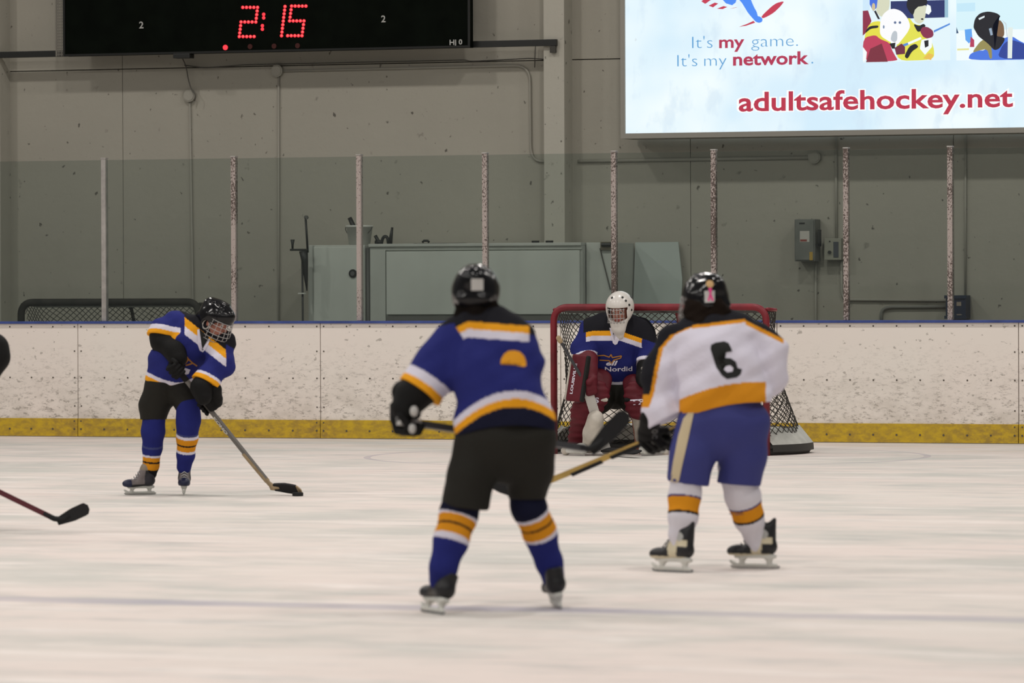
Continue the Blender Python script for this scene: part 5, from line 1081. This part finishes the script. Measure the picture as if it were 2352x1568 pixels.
        pd = solid('leg_pad', sdf(pl.chain(face, .5, k=.02), .009, .02, lambda X, Y, Z, D: D+.003*np.sin(Z*110)), M_MAR, pl.e)
        solid('thigh_rise', sdf(pl.chain(rise, .5), .009, .02), M_MAR, pd); solid('calf_wing', sdf(pl.chain(wing, 1.3), .009, .02), M_CRM, pd); solid('pad_boot', sdf(pl.chain(boot, 1.), .008, .02), M_CRM, pd)
        k = P(*face[0][:3])
        solid('knee_roll', sdf([tube(P(face[0][0]-26, 918, face[0][2]-.03), P(face[0][0]+26, 918, face[0][2]-.03), .018, asp=1.)], .008, .01), M_CRM if side < 0 else MATS['black_glove'], pd)
        if side > 0: text_decal(pl, 'TPS', 1446, 927, 12, pd, MP, width=44, rotd=4, off=.05)
        else: text_decal(pl, 'TPS', 1340, 920, 12, pd, MP, width=34, rotd=-4, off=.05)
        g = P(boot[0][0]+14*(-side)*-1*0+10, 1040, -.12); gg = pl.ice(boot[0][0]+(18 if side < 0 else 14), 1046)
        b = solid('goalie_skate', sdf([rbox((0, 0, .04), (.15, .03, .022), r=.014), ellip((.10, 0, .065), (.07, .045, .045))], .008, .02), M_HOLD, pl.e, M=frame(gg, V(-.6*-side*-1, -.8, 0), V(0, 0, 1)))
        MB().box((-.15, -.002, 0), (.15, .002, .022)).build('steel_blade', M_STEEL, b); b.children[0].matrix_local = frame(gg, V(-.6*-side*-1, -.8, 0), V(0, 0, 1))
    # blocker and catching glove
    Mb = frame(P(1326, 868, -.44), nrm(P(1334, 818, -.40)-P(1318, 920, -.44)), V(-.55, -.83, 0)); w_, l_ = pl.r(20), pl.r(54)
    bl = solid('blocker', sdf([rbox((0, 0, 0), (l_, w_, .022), r=.016)], .008, .01), M_MAR, pl.e, M=Mb)
    solid('blocker_edge', sdf([rbox((0, w_+.004, -.004), (l_*.98, .010, .03), r=.008)], .008, .01), M_CRM, bl, M=Mb); solid('blocker_side', sdf([rbox((0, -w_-.004, -.004), (l_*.98, .012, .028), r=.008)], .008, .01), MK, bl, M=Mb)
    v, f = text_mesh('LOUISVILLE', .036, .0012); v[:, 0] = (v[:, 0]-v[:, 0].min())/np.ptp(v[:, 0])*l_*1.3-l_*.70; v[:, 1] += .010
    obj('lettering', [Mb @ Vector((a, b_, .0235)) for a, b_, _ in v], f, MP, bl)
    solid('blocker_glove', sdf(pl.chain([(1350, 826, -.27, 24), (1350, 850, -.36, 22), (1356, 876, -.42, 17)], .9) + [pl.T((1346, 884, -.45), (1362, 880, -.45), 9, k=.01), pl.T((1350, 894, -.45), (1364, 890, -.45), 8, k=.01), pl.T((1352, 903, -.45), (1366, 899, -.45), 7, k=.01), pl.T((1364, 868, -.44), (1352, 878, -.48), 8, k=.01)], .008, .02), M_MAR, bl)
    cg = solid('catching_glove', sdf(pl.chain([(1484, 842, -.28, 22), (1486, 868, -.36, 26)], .8) + [pl.T((1478, 858, -.38), (1474, 880, -.42), 10, 8, k=.02), pl.T((1494, 872, -.38), (1492, 892, -.42), 12, 9, k=.02)], .008, .02), M_GLV, pl.e)
    solid('glove_trim', sdf([tube(P(1475, 856, -.43), P(1486, 874, -.45), .012), tube(P(1476, 846, -.40), P(1492, 850, -.40), .016)], .007, .01), M_CRM, cg)
    # goal stick
    butt, mid, heel = P(1283, 776, -.50), P(1345, 880, -.47), pl.ice(1392, 1046); tip = pl.ice(1462, 1052)
    W_ = pl.w; e = empty('goalie_stick', W_(heel)); tag(e, 'goalie stick with pale paddle and dark blade under the maroon blocker', 'hockey stick'); o = W_(heel)
    up = nrm(butt-heel); sd = np.array(pl.inv.T@nrm(np.cross(up, V(0, 1, 0))))
    def bar(a, b, ra, name, m, asp=.4): vf = sdf([tube(a, b, ra, ra, asp, (1, 0, .3))], .007, .01); v = vf[0]@pl.inv + pl.g - o; return obj(name, v, vf[1], m, e, True)
    pad_bot = heel+V(0, 0, .05); ptop = mid+(heel-mid)*.02
    bar(butt, ptop, .014, 'shaft', M_GREY, .7); bar(ptop, pad_bot, .044, 'paddle', mat('white_paddle', (.52, .50, .47), .5), .28); bar(heel+V(0, 0, .05), tip+V(0, 0, .05), .05, 'blade', M_TAPE, .25); bar(butt, butt+nrm(ptop-butt)*.03, .022, 'knob', M_WOOD, 1.)
    return pl
# ---------------------------------------------------------------- player mostly outside the left edge
def player_edge():
    pl = Pl(-150, 1222, 'player at the left edge, only a dark sleeve and stick in view'); P = pl.P
    fl, fr = pl.ice(-215, 1226), pl.ice(-90, 1218); hc = P(-90, 690, -.15); h, M = helmet(pl, hc, V(.9, .1, -.25), V(.2, 0, 1), .98, ('cage',))
    la = [(-190, 790, .1), (-200, 880, -.1), (-140, 950, -.25)]; ra = [(-95, 780, -.1), (-20, 806, -.12), (-92, 985, -.18)]
    a3 = [P(*q) for q in la]; b3 = [P(*q) for q in ra]
    body_mesh(pl, hc, M, .98, P(-115, 750, -.1), pl.chain([(-165, 940, 0, 46), (-150, 860, -.03, 52), (-130, 790, -.06, 54)], .7), [[(a3[0], .05), (a3[1], .036), (a3[2], .026)], [(b3[0], .05), (b3[1], .036), (b3[2], .026)], [(P(-185, 950, 0), .085), (P(-205, 1080, fl[1]*.5), .06), (P(-212, 1160, fl[1]), .045)], [(P(-140, 950, 0), .085), (P(-105, 1080, fr[1]*.5), .06), (P(-92, 1155, fr[1]), .045)]], (.012, .01, .008))
    prs = pl.chain([(-165, 950, .0, 70), (-152, 870, -.03, 74), (-132, 795, -.06, 72)], .72) + [pl.T((-182, 785, .06), (-100, 782, -.08), 42, 42, k=.05)] + pl.chain([(-190, 795, .1, 44), (-198, 850, -.02, 42)], 1., k=.03) + pl.chain([(-98, 785, -.09, 42), (-58, 800, -.12, 38)], 1., k=.03)
    v, f = sdf(prs, .011, .04, lambda X, Y, Z, D: D+folds(X, Y, Z, .004, 15, 3)); x, y = pl.pixs(v); c = np.tile(np.array(BLUE), (len(v), 1)); sel(c, y > 965, WHT_); sel(c, y > 985, YEL); sel(c, x > -62, WHT_); sel(c, x > -44, YEL); sel(c, y < 755, BLACK); obj('jersey', v, f, M_CLOTH, pl.e, True, c)
    solid('elbow_sleeve', sdf(pl.chain([(-70, 798, -.12, 36), (-18, 803, -.12, 38), (-12, 820, -.13, 34), (-45, 880, -.16, 30), (-90, 980, -.18, 24)]), .009, .02), M_GLV, pl.e); solid('elbow_sleeve', sdf(pl.chain([(-198, 850, -.03, 36), (-198, 890, -.11, 34), (-140, 950, -.25, 27)]), .010, .02), M_GLV, pl.e)
    pr = pl.chain([(-165, 960, .0, 74), (-165, 985, .0, 78)], .75) + pl.chain([(-188, 990, .0, 50), (-205, 1095, fl[1]*.5, 42)], 1., k=.03) + pl.chain([(-140, 990, .0, 48), (-106, 1090, fr[1]*.5, 42)], 1., k=.03); solid('pants', sdf(pr, .011, .03), M_PBLK, pl.e)
    bands = [(0, BLUE), (30, WHT_), (38, ORG), (60, WHT_), (68, BLUE)]
    legkit(pl, 'sock', [(-205, 1080, fl[1]*.5, 32), (-210, 1125, fl[1]*.8, 28), (-212, 1165, fl[1], 20)], bands); legkit(pl, 'sock', [(-106, 1075, fr[1]*.5, 32), (-98, 1120, fr[1]*.8, 28), (-92, 1160, fr[1], 20)], bands)
    skate(pl, fl, P(-212, 1150, fl[1]), (.9, -.2, 0), 'plain'); skate(pl, fr, P(-94, 1145, fr[1]), (.9, .1, 0), 'plain')
    heel = P(140, 1207, -.2); tip = P(209, 1176, -.18); butt = P(-235, 1016, -.28); ax_ = heel-butt
    glove(pl, butt+ax_*.06, ax_, P(-150, 935, -.22), 1.); glove(pl, butt+ax_*.42, ax_, P(-75, 950, -.18), 1.)
    stick(pl, butt, heel, tip, 'dark red stick with black blade reaching in from the left edge', M_SHRED, M_TAPE, None, hb=.075, upv=(-.35, 0, 1))
    return pl
player_front(); player_white(); player_left(); goalie(); player_edge()
